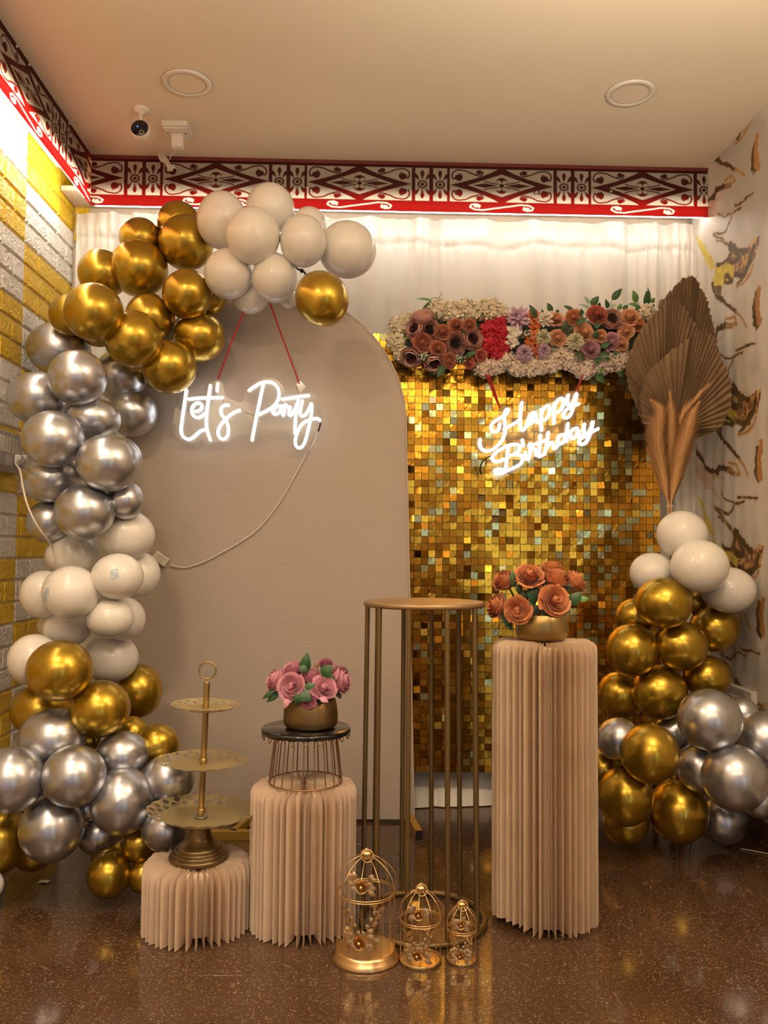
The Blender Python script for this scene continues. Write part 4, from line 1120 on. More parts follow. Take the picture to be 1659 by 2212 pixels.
def place(lst, tab, group, limit, press):
    done = []
    for (px, py, rx, ry, c_, lab) in lst:
        Y = interp(py, tab) + (0.0 if len(done) % 3 else 0.015)
        r = (rx + ry) / 2
        for _ in range(3):
            for (qx, qy, qr, qY) in done:
                d = math.hypot(px - qx, py - qy); s = press * (r + qr)
                if d < s: Y = max(Y, qY + math.sqrt(s * s - d * d) * ppm(qY))
        rm = r * ppm(Y)
        lim = limit(px, py, rm)
        xr = (px + rx - 779) / F; xl = (px - rx - 779) / F
        if xl < 0: lim = min(lim, (X_L + 0.012) / xl)
        if xr > 0: lim = min(lim, (X_R - 0.012) / xr)
        Y = min(Y, lim)
        done.append((px, py, r, Y))
        p = at(px, py, Y)
        rg_ = rng(int(px * 7 + py))
        o = link('balloon', BM[c_], None, p, (math.radians(rg_.uniform(-16, 16)), 0, math.radians(rg_.uniform(-18, 18))), (rx * ppm(Y), rm, ry * ppm(Y)))
        tag(o, lab, 'balloon', group)
        for key, sx, sy, w, h in (('oval blue', 262, 1239, 9, 12), ('blue scuff', 115, 1287, 6, 12), ('blue scuff', 122, 1276, 5, 9)):
            if key not in lab: continue
            bpy.context.view_layer.update(); inv = o.matrix_basis.inverted(); rim = []
            for k in range(-1, 14):
                jj = 0 if k < 0 else 1 + .13 * math.sin(k * 1.8)
                ux, uz = (sx + w * jj * math.cos(k * 6.283 / 14) - px) / rx, -(sy + h * jj * math.sin(k * 6.283 / 14) - py) / ry
                d_ = Vector((ux * rx * ppm(Y), -rm * math.sqrt(max(0, 1 - ux * ux - uz * uz)), uz * ry * ppm(Y)))
                q_ = inv @ (p + d_); rim.append(q_.normalized() * 1.006)
            mb = MB(); mb.add(rim, [(0, 1 + k, 1 + (k + 1) % 14) for k in range(14)], True)
            link('smudge', mb.mesh('smudge', M['blue_smear']), o)['label'] = 'blue smudge'
        if lab.startswith('lone gold'): o.rotation_euler = (math.radians(60), math.radians(-28), math.radians(10)); o.scale = (rx * ppm(Y), ry * ppm(Y) * 1.02, rx * ppm(Y))
    return done
place(LEFT, [(400, 2.92), (560, 2.88), (700, 2.80), (800, 2.70), (950, 2.62), (1300, 2.60), (1450, 2.48), (1680, 2.40), (1800, 2.46)], 'balloons of the left garland',
      lambda px, py, r: (YA - .03 - r * 1.1 if px + r / ppm(2.9) > 268 else (Y_BACK - .1 - r)) if py > 480 else Y_BOARD - .02 - r, 0.95)
place(SMALL, [(1700, 2.50), (1830, 2.52), (1890, 2.50)], 'small gold balloon cluster on the floor', lambda px, py, r: 2.9, 0.93)
place(RIGHT, [(1100, 2.86), (1300, 2.80), (1550, 2.70), (1680, 2.66), (1760, 2.74)], 'balloons of the right cluster', lambda px, py, r: 3.15, 0.95)
# tied neck and string of the lone gold balloon
t = thing('balloon_tie', 'dark twisted tie holding the lone gold balloon', 'tie', at(648, 583, 3.0))
m = MB(); m.tube(smooth([at(636, 575, 3.02), at(645, 582, 2.99), (at(653, 584, 2.99)), at(660, 592, 2.98)]), 0.004, 6); m.sphere(at(652, 585, 2.985), 0.008, 8, 6); part('knot', m, M['black'], t)

# ------------------------------------------------------------------ pleated paper columns
def paper_column(label, px, Yc, R, ztop, n, m_, seed, torn=0.0, lean=0.35, r0=0.012, lift=None):
    c = Vector((at(px, 1500, Yc).x, Yc, 0))
    rg = rng(seed)
    mb = MB()
    cr = 0.024
    rs = [r0, R * 0.35, R * 0.7, R - cr, R - cr * .6, R - cr * .3, R - cr * .1, R]
    def top(r): return ztop if r <= R - cr else ztop - (cr - math.sqrt(max(cr * cr - (r - R + cr) ** 2, 0)))
    edges = []
    for i in range(n):
        a = 2 * math.pi * i / n + rg.uniform(-.035, .035)
        Ro = R * (1 + rg.uniform(-.012, .004))
        edges.append((a, Ro, rg.uniform(-.004, .004), rg.random()))
    for i in range(n):
        a, Ro, dz, tr = edges[i]
        a2 = edges[(i + 1) % n][0] + (2 * math.pi if i == n - 1 else 0)
        half = (a2 - a) / 2
        frontness = -math.sin(a)
        for side, (aa, ab) in enumerate(((a, a - half), (a, a + half))):
            cols = []
            for r in rs:
                s = (r - r0) / (R - r0)
                ang = ab + (aa - ab) * s ** 1.1 + lean * (1 - s) * 0.12 + 0.05 * math.sin(s * math.pi) * (0.5 if side else 1)
                rr_ = r * Ro / R
                zb = 0.002
                if torn:
                    fr = max(0, frontness)
                    zb += torn * (0.2 + 0.8 * tr) * s * fr * rg.uniform(.25, 1.0)
                    if lift: zb += max(0, lift * (-math.cos(a) - 0.35)) * max(0.2, fr + .3)
                x, y = c.x + rr_ * math.cos(ang), c.y + rr_ * math.sin(ang)
                zt_ = top(r) + dz * s
                cols.append([(x, y, zb), (x, y, zb + (zt_ - zb) * .33), (x, y, zb + (zt_ - zb) * .66), (x, y, zt_)])
            mb.grid(cols, smooth=False)
    # core that closes the fan
    mb.lathe([(R * .62, 0.012), (R * .62, ztop - .012), (0, ztop - .012)], 40, c)
    return tag(obj('paper_column', mb, m_, c), label, 'pedestal'), c
col1, C1 = paper_column('short peach pleated paper column carrying the tiered cake stand', 433, 2.36, 0.148, 0.188, 40, M['paper'], 3)
col2, C2 = paper_column('medium peach pleated paper column carrying the black wire table', 659, 2.375, 0.1475, 0.391, 42, M['paper'], 5, torn=0.008)
col3, C3 = paper_column('tall worn cream pleated paper column with a torn foot, carrying orange roses', 1175, 2.40, 0.149, 0.787, 44, M['paper_old'], 8, torn=0.032, lift=0.06)

# ------------------------------------------------------------------ three tier cake stand
b0 = Vector((at(430, 1838, 2.36).x, 2.36, 0.189))
t = thing('cake_stand', 'three-tier gold cake stand with pierced scalloped plates and a ring handle', 'cake stand', b0)
m = MB(); m.lathe([(0, 0), (0.080, 0), (0.0815, 0.004), (0.0815, 0.009), (0.078, 0.0125), (0.0745, 0.0128), (0.0742, 0.0135), (0.0755, 0.017), (0.073, 0.0205), (0.0690, 0.0208), (0.0688, 0.0215), (0.070, 0.025), (0.067, 0.0285), (0.0630, 0.0288), (0.0628, 0.0295), (0.0635, 0.032), (0.059, 0.0365), (0.050, 0.043), (0.041, 0.052), (0.0345, 0.063), (0.0305, 0.076), (0.028, 0.090), (0.0275, 0.097), (0.024, 0.1025), (0.0, 0.104)], 48, b0)
part('base', m, M['dark_brass'], t)
tilt = Matrix.Rotation(math.radians(1.6), 3, 'Y')
def on_axis(z): return b0 + tilt @ Vector((0, 0, z - b0.z))
m = MB()
zp = [0.315, 0.452, 0.604]
m.lathe([(0.0085, 0.10), (0.0085, 0.478)], 16, b0, tilt)
m.lathe([(0.012, 0.125), (0.012, 0.135), (0.0085, 0.138)], 16, b0, tilt); m.lathe([(0.011, .264), (0.011, .271), (.0085, .273)], 16, b0, tilt)
m.lathe([(0.0085, 0.478), (0.0095, .482), (0.0, 0.484)], 16, b0, tilt)
part('pole', m, M['brass'], t)
m = MB(); m.ring(on_axis(0.703), 0.0235, 0.0022, 36, 8, tilt @ Matrix.Rotation(math.radians(90), 3, 'X')); part('ring_handle', m, M['brass'], t)
def pierced_plate(c, R, drop, nsc, M3):
    rs = [0.004, R * 0.35, R * 0.66] + [R * (0.68 + 0.32 * i / 22) for i in range(23)]
    na = 20 * nsc
    def P(r, a):
        s = r / R
        sc = 1 + (0.035 * abs(math.cos(a * nsc / 2)) - .035) * max(0, (s - .8) / .2)
        z = -drop * (1 - max(0, (s - 0.62) / 0.38) ** 1.3)
        return Vector(c) + M3 @ Vector((r * sc * math.cos(a), r * sc * math.sin(a), z))
    V, Fa = [], []
    for r in rs:
        for k in range(na): V.append(P(r, 2 * math.pi * k / na))
    flowers = []
    for k in range(nsc):
        a = 2 * math.pi * k / nsc
        flowers += [(R * 0.90, a), (R * 0.785, a + math.pi / nsc)]
    def hole(r, a):
        for (fr, fa) in flowers:
            da = (a - fa + math.pi) % (2 * math.pi) - math.pi
            if abs(da) * fr > R * .075: continue
            x, y = r - fr, da * fr
            d = math.hypot(x, y)
            if R * .016 < d < R * .066:
                th = math.atan2(y, x); k = round(th / (2 * math.pi / 8)) * (2 * math.pi / 8)
                if abs(th - k) * d < R * 0.0135: return True
        return False
    for i in range(len(rs) - 1):
        for k in range(na):
            if i >= 3 and hole((rs[i] + rs[i + 1]) / 2, 2 * math.pi * (k + .5) / na): continue
            Fa.append((i * na + k, i * na + (k + 1) % na, (i + 1) * na + (k + 1) % na, (i + 1) * na + k))
    mb = MB(); mb.add(V, Fa, True)
    return mb
for z, R, dr, ns, tl in ((zp[0], .150, .022, 22, 1.5), (zp[1], .1235, .013, 18, -.5), (zp[2], .0975, .012, 16, .5)):
    mb = pierced_plate(on_axis(z + .006), R, dr, ns, tilt @ Matrix.Rotation(math.radians(tl), 3, 'Y'))
    part('plate', mb, M['plate_gold'], t)
m = MB(); m.lathe([(0.011, 0), (0.019, 0.001), (0.017, 0.003), (.009, .006)], 20, on_axis(zp[0] - .014), tilt); part('washer', m, M['screw'], t)

# ------------------------------------------------------------------ black topped wire table
b1 = Vector((at(660, 1683, 2.375).x, 2.375, 0.393))
t = thing('wire_table', 'small round table with a glossy black top on flared copper wires', 'table', b1)
m = MB(); RT = .1253; zt_ = 0.544 - b1.z
m.lathe([(0, zt_), (RT - .003, zt_), (RT, zt_ - .003), (RT, zt_ - .011), (RT - .003, zt_ - .014), (0, zt_ - .014)], 64, b1); part('tabletop', m, M['black_gloss'], t)
m = MB(); m.ring(b1 + Vector((0, 0, .0025)), 0.1016, 0.0022, 48, 8); part('base_ring', m, M['copper_wire'], t)
for k in range(20):
    a0, a1 = 2 * math.pi * (k - .10) / 20, 2 * math.pi * (k + .10) / 20
    def wpt(a, r, z): return b1 + Vector((r * math.cos(a), r * math.sin(a), z))
    am = (a0 + a1) / 2
    m = MB()
    m.tube(smooth([wpt(am, .1016, .002), wpt(am, .0965, .05), wpt(am, .091, .095), wpt(am, .089, .118), wpt(am, .094, .131), wpt(am, .108, .1345), wpt(am, .1205, .1340)], 4), 0.0019, 6)
    m.tube(smooth([wpt(am, .1205, .134), wpt(am + .02, .122, .127), wpt(am + .09, .122, .125), wpt(am + .12, .1205, .134), wpt(am + .10, .112, .1345)], 3), 0.0017, 5)
    part('wire', m, M['copper_wire'], t)

# ------------------------------------------------------------------ tall gold display stand
c = Vector((at(915, 1298, 2.40).x, 2.40, 0)); zt_ = .898
t = thing('display_stand', 'tall round bronze metal display stand with open bar legs', 'stand', c)
m = MB(); m.lathe([(0, zt_), (.165, zt_), (.170, zt_ - .001), (.173, zt_ - .006), (.173, zt_ - .012), (.169, zt_ - .016), (.150, zt_ - .017), (0, zt_ - .012)], 72, c); part('tabletop', m, M['stand_top'], t)
m = MB(); m.ring(c + Vector((0.002, 0, .009)), .174, .009, 64, 10); part('base_ring', m, M['stand_gold'], t)
for a in (20, 46, 77, 107, 141, 165, 219, 252, 288, 323):
    a = math.radians(a); p = c + Vector((.166 * math.cos(a), .166 * math.sin(a), 0)); q = c + Vector((.002 + .174 * math.cos(a), .174 * math.sin(a), 0))
    m = MB(); m.tube([q + Vector((0, 0, .012)), p + Vector((0, 0, zt_ - .014))], .0073, 10); part('leg', m, M['stand_gold'], t)

# ------------------------------------------------------------------ bird cages
def tiny_rose(m, c, r, nrm):
    Q = Vector(nrm).to_track_quat('Z', 'Y').to_matrix()
    for k, (n, rr_, h) in enumerate(((5, 1.0, .25), (5, .75, .5), (4, .5, .7))):
        for j in range(n):
            a = 2 * math.pi * (j + .5 * k) / n
            P = []
            for u in range(4):
                row = []
                for w in range(4):
                    s = (w / 3 - .5) * 2; tt = u / 3
                    ang = a + s * math.pi / n * 1.2
                    rad = r * rr_ * (.3 + .7 * math.sin(tt * math.pi / 2)); z = r * (h * tt - .35 + (.0 if tt < 1 else -.05) - .08 * s * s)
                    row.append(Vector(c) + Q @ Vector((rad * math.cos(ang), rad * math.sin(ang), z)))
                P.append(row)
            m.grid(P)
    m.sphere(Vector(c) + Q @ Vector((0, 0, r * .15)), r * .32, 8, 6)
def small_leaf(m, p, d, nrm, L, w):
    d = Vector(d).normalized(); nrm = Vector(nrm).normalized(); s = d.cross(nrm).normalized()
    P = []
    for i in range(5):
        tt = i / 4; ww = w * math.sin(min(1, tt * 1.02) * math.pi) ** .8 + .0004
        P.append([Vector(p) + d * L * tt + s * ww * k + nrm * (L * .18 * math.sin(tt * 3) + (.0 if k == 0 else -.15 * ww)) for k in (-1, 0, 1)])
    m.grid(P)
def cage(label, px, py, Y, R, rb, zmid, zdome, knob, nb, flared, ncol_):
    c = Vector((at(px, py, Y).x, Y, 0))
    t = thing('birdcage', label, 'birdcage', c, 'gold birdcages in front of the display stand')
    g = M['cage_gold']; fz = .026 if flared else .005
    if flared:
        m = MB(); m.lathe([(0, 0), (rb, 0), (rb + .001, .004), (rb - .006, .011), (R + .004, .020), (R + .001, .025), (R - .004, .026), (0, .022)], 56, c); part('base', m, g, t)
    else:
        m = MB(); m.lathe([(0, .0), (R, 0), (R, .004), (R - .003, .005), (0, .003)], 48, c); part('base', m, g, t)
        m = MB(); m.ring(c + Vector((0, 0, .006)), R, .0018, 44, 6); part('base_ring', m, g, t)
    m = MB(); m.ring(c + Vector((0, 0, zmid)), R, .0015, 44, 6); m.ring(c + Vector((0, 0, zmid + .0055)), R, .0015, 44, 6); part('hoop', m, g, t)
    for k in range(nb):
        a = 2 * math.pi * (k + .3) / nb; m = MB(); r_ = R - .0005
        m.tube([c + Vector((r_ * math.cos(a), r_ * math.sin(a), fz)), c + Vector((r_ * math.cos(a), r_ * math.sin(a), zmid + .004))], .0010, 6); part('bar', m, g, t)
    nd_ = max(10, nb * 2 // 3)
    for k in range(nd_):
        a = 2 * math.pi * (k + .2) / nd_; m = MB(); hgt = zdome - zmid
        pr = [(R, 0), (R * 1.05, .25), (R * .98, .5), (R * .74, .74), (R * .42, .92), (.010, 1.0)]
        m.tube(smooth([c + Vector((r_ * math.cos(a), r_ * math.sin(a), zmid + .003 + h_ * hgt)) for r_, h_ in pr], 3), .0011, 6); part('dome_wire', m, g, t)
    m = MB(); m.lathe([(.011, -.003), (.013, .001), (.011, .004), (.0135, .007), (.012, .011), (.008, .014), (.004, .016), (.003, .019), (0, .0195)], 20, c + Vector((0, 0, zdome)), Matrix.Diagonal(Vector((knob * 1.25, knob * 1.25, knob * 1.1)))); part('finial', m, g, t)
    m = MB(); m.ring(c + Vector((0.002, -.012 * knob, zdome + .005)), .0155 * knob, .0012, 28, 6, Matrix.Rotation(math.radians(70), 3, 'X')); part('ring_handle', m, g, t)
    # door latch
    q = c + Vector((R * .25, -R * .97, zmid - .004)); m = MB()
    m.box(q, (.020 * knob, .004, .003)); m.tube(smooth([q, q + Vector((.004, -.004, -.010)), q + Vector((.010, -.003, -.016)), q + Vector((.012, 0, -.006))], 4), .0013, 6); part('latch', m, g, t)
    # flower and leaf ornaments
    rg = rng(int(px))
    def orn(ang, z, rr_, spread, nl):
        p = c + Vector((R * .98 * math.cos(ang), R * .98 * math.sin(ang), z)); nrm = Vector((math.cos(ang), math.sin(ang), .15))
        m = MB(); tiny_rose(m, p + nrm * .006, rr_, nrm); part('rose_ornament', m, g, t)
        m = MB(); tan = Vector((-math.sin(ang), math.cos(ang), 0))
        for k in range(nl):
            s = -1 if k % 2 else 1; up = rg.uniform(-.5, 1.0)
            d = tan * s * rg.uniform(.5, 1) + Vector((0, 0, up)); st = rg.uniform(.3, 1.0) * spread
            pp = p + d.normalized() * st
            m.tube([p, pp], .0008, 5)
            small_leaf(m, pp, d + Vector((rg.uniform(-.4, .4), 0, rg.uniform(-.4, .4))), nrm, .013 * rg.uniform(.8, 1.5) * knob + .004, .0046 * knob + .0016)
        part('leaf_ornament', m, g, t)
    k = R / .075
    zr = zmid + (zdome - zmid) * .45
    orn(math.radians(-100), zr, .016 * k ** .7, .024 * k, 14)
    orn(math.radians(-103), fz + (zmid - fz) * .30, .017 * k ** .7, .034 * k, 20)
    m = MB()
    for s_ in (-1, 1):        # rising sprays in the upper half of the front
        a0 = math.radians(-100 + 10 * s_)
        for j in range(8):
            f = j / 7; a = a0 + s_ * math.radians(26) * f; z = fz + (zmid - fz) * (.42 + .42 * f)
            p = c + Vector((R * 1.0 * math.cos(a), R * 1.0 * math.sin(a), z)); nrm = Vector((math.cos(a), math.sin(a), 0)); tan = Vector((-math.sin(a), math.cos(a), 0))
            small_leaf(m, p, tan * s_ * (1 if j % 2 else -.6) + Vector((0, 0, .8)), nrm, .018 * k ** .5, .0056 * k ** .5)
        m.tube([c + Vector((R * math.cos(a0 + s_ * math.radians(26) * f / 5), R * math.sin(a0 + s_ * math.radians(26) * f / 5), fz + (zmid - fz) * (.3 + .54 * f / 5))) for f in range(6)], .0009, 5)
    part('spray_ornament', m, g, t)
cage('largest gold birdcage with a flared base, left of the other two', 790, 2045, 2.19, .0745, .0876, .162, .253, 1.0, 16, True, 0)
cage('middle-sized gold birdcage with a flat base', 908, 2054, 2.17, .052, .052, .100, .174, .9, 14, False, 0)
cage('smallest gold birdcage, at the right of the three', 997, 2055, 2.17, .037, .037, .076, .134, .8, 12, False, 0)

# ------------------------------------------------------------------ flowers
def petal_grid(a, half, r0, r1, z0, z1, flare, curl, tuck, nu=5, nw=7, wav=0.0, ph=0.0):
    P = []
    for u in range(nu):
        tt = u / (nu - 1); row = []
        for w in range(nw):
            s = (w / (nw - 1) - .5) * 2
            wid = half * (0.55 + 0.45 * math.sin(min(1, tt * 1.25) * math.pi / 2)) * (1 - .12 * max(0, tt - .7) / .3)
            ang = a + s * wid
            rad = r0 + (r1 - r0) * math.sin(tt * math.pi / 2) + flare * max(0, tt - .6) ** 1.4 * 2.0 + tuck * s
            z = z0 + (z1 - z0) * tt - curl * max(0, tt - .72) * 2 - .10 * s * s * tt * (z1 - z0) + wav * math.sin(5 * s + ph) * tt
            row.append((rad * math.cos(ang), rad * math.sin(ang), z))
        P.append(row)
    return P
ROSE = [(2, .02, .05, .36, .04, 0, .04), (3, .04, .11, .38, .08, .02, .05), (3, .06, .18, .38, .10, .03, .06), (3, .08, .27, .36, .12, .05, .07), (4, .10, .36, .32, .13, .07, .07), (4, .12, .46, .27, .14, .09, .07), (5, .14, .57, .20, .16, .12, .07), (5, .16, .69, .10, .19, .15, .07), (5, .18, .80, -.04, .22, .18, .06)]
BUD = [(2, .05, .10, .52, .03, 0, .04), (3, .14, .22, .54, .06, .02, .05), (3, .24, .40, .52, .08, .04, .06), (4, .28, .58, .44, .12, .10, .06), (4, .30, .72, .34, .18, .20, .06), (5, .30, .82, .16, .26, .30, .05)]
def rose_petals(seed, nu=6, nw=7, opened=1.0):
    rg = rng(seed); out = []
    for k, (n, r0, r1, z1, fl_, cu, tk) in enumerate(BUD if opened < .95 else ROSE):
        a0 = rg.uniform(0, 6.28)
        for j in range(n):
            a = a0 + 2 * math.pi * j / n + rg.uniform(-.12, .12)
            out.append(petal_grid(a, math.pi / n * 1.28, r0, r1, -.70 if opened < .95 else -.55, z1 + rg.uniform(-.03, .03), fl_ * rg.uniform(.7, 1.4), cu, tk, nu, nw, .012 * k / 3, rg.uniform(0, 6)))
    # furled heart that closes the middle, a spiral of rims
    for q in range(3):
        a0 = q * 2.09
        out.append([[((.02 + .10 * q / 2 + .30 * w) * math.cos(a0 + 5.2 * s / 8), (.02 + .10 * q / 2 + .30 * w) * math.sin(a0 + 5.2 * s / 8), .36 - .9 * w * w - .05 * w - .02 * (s % 3)) for s in range(9)] for w in (0, .12, .35, .7, 1.0)])
    return out
def look(nrm, roll=0.0):
    return Vector(nrm).normalized().to_track_quat('Z', 'Y') @ Quaternion((0, 0, 1), roll)
ROSE_PETALS = {}
def petal_meshes(key, seed, opened):
    k = (key, seed, opened)
    if k not in ROSE_PETALS:
        L = []
        for P in rose_petals(seed, 6, 7, opened):
            mb = MB(); mb.grid(P); L.append(mb.mesh('petal', M[key]))
        ROSE_PETALS[k] = L
    return ROSE_PETALS[k]
def rose_thing(label, key, c, R, nrm, root, group, seed=1, opened=1.0, sq=(1, 1, 1)):
    Q = look(nrm, seed * 1.3)
    t = thing('rose', label, 'flower', c, group)
    for me in petal_meshes(key, seed % 4, opened): link('petal', me, t, None, Q, (R * sq[0], R * sq[1], R * sq[2]))
    m = MB(); Mr = Q.to_matrix()
    m.lathe([(0, -.62), (.16, -.6), (.22, -.52), (.12, -.45)], 10, (0, 0, 0), Mr @ Matrix.Scale(R, 3))
    for k in range(5):
        a = 2 * math.pi * k / 5
        m.grid([[tuple(Mr @ Vector((R * (.2 + .5 * u / 3) * math.cos(a + w * .28 * (1 - u / 3)), R * (.2 + .5 * u / 3) * math.sin(a + w * .28 * (1 - u / 3)), R * (-.6 + .12 * u / 3)))) for w in (-1, 0, 1)] for u in range(4)])
    o = link('calyx', m.mesh('calyx', M['leaf_dark']), t)
    m = MB(); s0 = Vector(c) - Q @ Vector((0, 0, R * .6)); s2 = Vector(root)
    mid = (s0 + s2) / 2 - (Q @ Vector((0, 0, 1))) * R * .35
    m.tube([p - Vector(c) for p in smooth([s0, mid, s2], 5)], .0028, 6); link('stem', m.mesh('stem', M['stem']), t)
    return t
def leaf_mesh(mb, p0, p1, wid, nrm=(0, -1, 0), bend=.12, off=(0, 0, 0)):
    p0, p1, nrm = Vector(p0) - Vector(off), Vector(p1) - Vector(off), Vector(nrm).normalized()
    d = p1 - p0; L = d.length; d = d.normalized(); s = d.cross(nrm).normalized(); nn = s.cross(d)
    P = []
    for i in range(9):
        tt = i / 8; w = wid * math.sin(math.pi * tt ** .72) ** .85 + .0003
        P.append([p0 + d * L * tt + s * w * k + nn * (L * bend * math.sin(tt * math.pi) - abs(k) * w * .25) for k in (-1, -.5, 0, .5, 1)])
    mb.grid(P)
def make_bowl(label, c, prof, m_):
    mb = MB(); mb.lathe(prof, 56, c); return tag(obj('bowl', mb, m_, c), label, 'bowl')

# orange roses in the brass bowl on the tall column
YB = 2.40
bc = Vector((at(1170, 1360, YB).x, YB, .789))
make_bowl('brushed brass bowl of orange roses on the tall column', bc, [(0, .0), (.058, 0), (.066, .004), (.073, .014), (.0755, .030), (.075, .05), (.0725, .072), (.0710, .0735), (.0695, .072), (.072, .05), (.072, .03), (.066, .014), (0, .010)], M['brass'])
rt = bc + Vector((0, 0, .05))
ZO = YB - .05
for i, (px, py, r, dy, nrm, op, l) in enumerate((
    (1087, 1253, 22, -.01, (-.75, -.45, .75), .78, 'orange rosebud facing left at the top left of the brass bowl'),
    (1144, 1240, 31, -.03, (-.05, -.72, .75), 1.0, 'open orange rose facing up at the top of the bunch in the brass bowl'),
    (1192, 1228, 22, .04, (.1, -.1, 1), .75, 'orange rose highest at the back of the brass bowl'),
    (1201, 1252, 27, -.01, (.25, -.3, 1), .85, 'orange rose seen from its side under the highest one'),
    (1242, 1255, 24, .0, (.8, -.25, .8), .75, 'orange rosebud furthest right over the brass bowl'),
    (1072, 1308, 23, -.02, (-.9, -.3, .35), .72, 'drooping orange rosebud furthest left of the brass bowl'),
    (1117, 1318, 28, -.075, (-.4, -.9, .05), 1.0, 'open orange rose hanging over the left rim of the brass bowl'),
    (1200, 1295, 32, -.07, (.18, -.95, .22), 1.0, 'large open orange rose facing the viewer at the right of the brass bowl'))):
    c = at(px, py, YB + dy); rose_thing(l, 'rose_orange', c, r * ppm(YB) * (1.30 if op < .95 else 1.2), nrm, rt + Vector(((c.x - bc.x) * .45, 0, 0)), 'orange roses in the brass bowl', i + 1, op, (1, 1, 1.15 if op < .9 else 1.0))
fo = thing('rose_foliage', 'dark green rose leaves among the orange roses in the brass bowl', 'leaves', rt)
zz6 = lambda x, y, Y=YB - .03: at(1040 + x / 6.636, 1190 + y / 6.636, Y)
for (x0, y0, x1, y1, w, k) in ((520, 480, 560, 640, .011, 'leaf_dark'), (600, 560, 660, 720, .012, 'leaf_dark'), (700, 500, 770, 780, .017, 'leaf'), (760, 520, 850, 700, .013, 'leaf_dark'), (640, 820, 760, 740, .014, 'leaf'), (700, 870, 880, 800, .013, 'leaf_dark'), (860, 540, 960, 470, .012, 'leaf_dark'),
        (440, 480, 450, 280, .010, 'leaf'), (480, 520, 430, 390, .010, 'leaf_dark'), (300, 690, 310, 920, .012, 'leaf_dark'), (300, 880, 440, 1150, .014, 'leaf'), (1180, 560, 1290, 480, .014, 'leaf_dark'), (1250, 770, 1440, 590, .017, 'leaf'), (1240, 700, 1340, 740, .012, 'leaf'),
        (1400, 690, 1540, 690, .009, 'leaf_light'), (820, 860, 1010, 880, .012, 'leaf_dark'), (1130, 850, 1260, 880, .010, 'leaf_dark'), (940, 560, 800, 500, .012, 'rose_orange'), (260, 900, 260, 1020, .006, 'rose_orange')):
    m = MB(); leaf_mesh(m, zz6(x0, y0), zz6(x1, y1), w, (.2, -1, .35)); part('leaf', m, M[k], fo)
m = MB(); m.lathe([(0, .058), (.069, .058)], 24, bc); part('moss', m, M['leaf_dark'], fo)

# pink roses in the dark brass bowl on the wire table
YP = 2.375
bp = Vector((at(671, 1550, YP).x, YP, .5445))
make_bowl('dark aged brass bowl of pink roses on the black wire table', bp, [(0, 0), (.062, 0), (.070, .004), (.0755, .012), (.0765, .025), (.0755, .05), (.071, .076), (.0695, .0775), (.068, .076), (.072, .05), (.0725, .025), (.066, .010), (0, .008)], M['dark_brass'])
rt = bp + Vector((0, 0, .05))
for i, (px, py, r, dy, nrm, op, k, l) in enumerate((
    (628, 1482, 28, -.075, (-.25, -.95, .3), 1.0, 'rose_pink', 'large open pink rose facing the viewer at the left front of the bowl'),
    (597, 1470, 25, -.01, (-.9, -.25, .5), .85, 'rose_pink', 'pink rose turned to the left edge of the dark bowl'),
    (634, 1446, 22, .02, (-.35, -.2, .9), .85, 'rose_pink', 'pink rose standing behind the large front one'),
    (673, 1461, 21, -.01, (0, -.3, 1), .85, 'rose_pink', 'pink rose in the middle under the tall green leaf'),
    (701, 1484, 26, -.07, (.2, -.85, .5), 1.0, 'rose_pink', 'open dusty pink rose at the right front of the bowl'),
    (736, 1468, 27, .0, (.95, -.25, .3), .85, 'rose_pink', 'pink rose turned to the far right of the dark bowl'),
    (704, 1434, 14, .01, (.1, -.5, .9), .9, 'rose_violet', 'small violet rosebud highest at the right'),
    (668, 1516, 15, -.085, (0, -1, 0), .95, 'rose_violet', 'small dark violet rose hanging over the front rim'))):
    c = at(px, py, YP + dy); rose_thing(l, k, c, r * ppm(YP) * (1.28 if op < .95 else 1.18), nrm, rt + Vector(((c.x - bp.x) * .4, 0, 0)), 'pink roses in the dark brass bowl', i + 2, op, (1, 1, 1.1 if op < .9 else 1.0))
fo = thing('rose_foliage', 'green rose leaves and a curled wire among the pink roses in the dark bowl', 'leaves', rt)
z7 = lambda x, y, Y=YP - .04: at(550 + x / 7.213, 1390 + y / 7.213, Y)
for (x0, y0, x1, y1, w, k, Y) in ((760, 470, 828, 138, .016, 'leaf', YP - .02), (700, 360, 830, 440, .011, 'leaf', YP - .03), (1040, 500, 1222, 342, .017, 'leaf', YP - .06), (1130, 570, 1260, 520, .008, 'leaf', YP - .05), (780, 690, 950, 640, .010, 'leaf', YP - .09), (700, 775, 890, 890, .015, 'leaf', YP - .10), (705, 790, 620, 935, .012, 'leaf', YP - .10),
        (385, 690, 120, 865, .009, 'leaf', YP - .03), (370, 780, 185, 915, .009, 'leaf', YP - .03), (290, 560, 220, 580, .006, 'leaf', YP), (1280, 740, 1345, 865, .008, 'leaf_dark', YP - .02), (520, 860, 465, 1015, .008, 'rose_pink', YP - .088), (1020, 840, 1150, 915, .008, 'rose_pink', YP - .088)):
    m = MB(); leaf_mesh(m, z7(x0, y0, Y), z7(x1, y1, Y), w, (.1, -1, .4)); part('leaf', m, M[k], fo)
m = MB(); P = [z7(980, 500, YP)]
for k in range(26): a = -1.2 + k * .52; r = 42 - k * 1.45; P.append(z7(960 + r * math.cos(a), 345 + r * math.sin(a), YP))
m.tube(P, .0011, 5); part('curled_wire', m, M['copper_wire'], fo)
m = MB(); m.lathe([(0, .06), (.07, .06)], 24, bp); part('moss', m, M['leaf_dark'], fo)

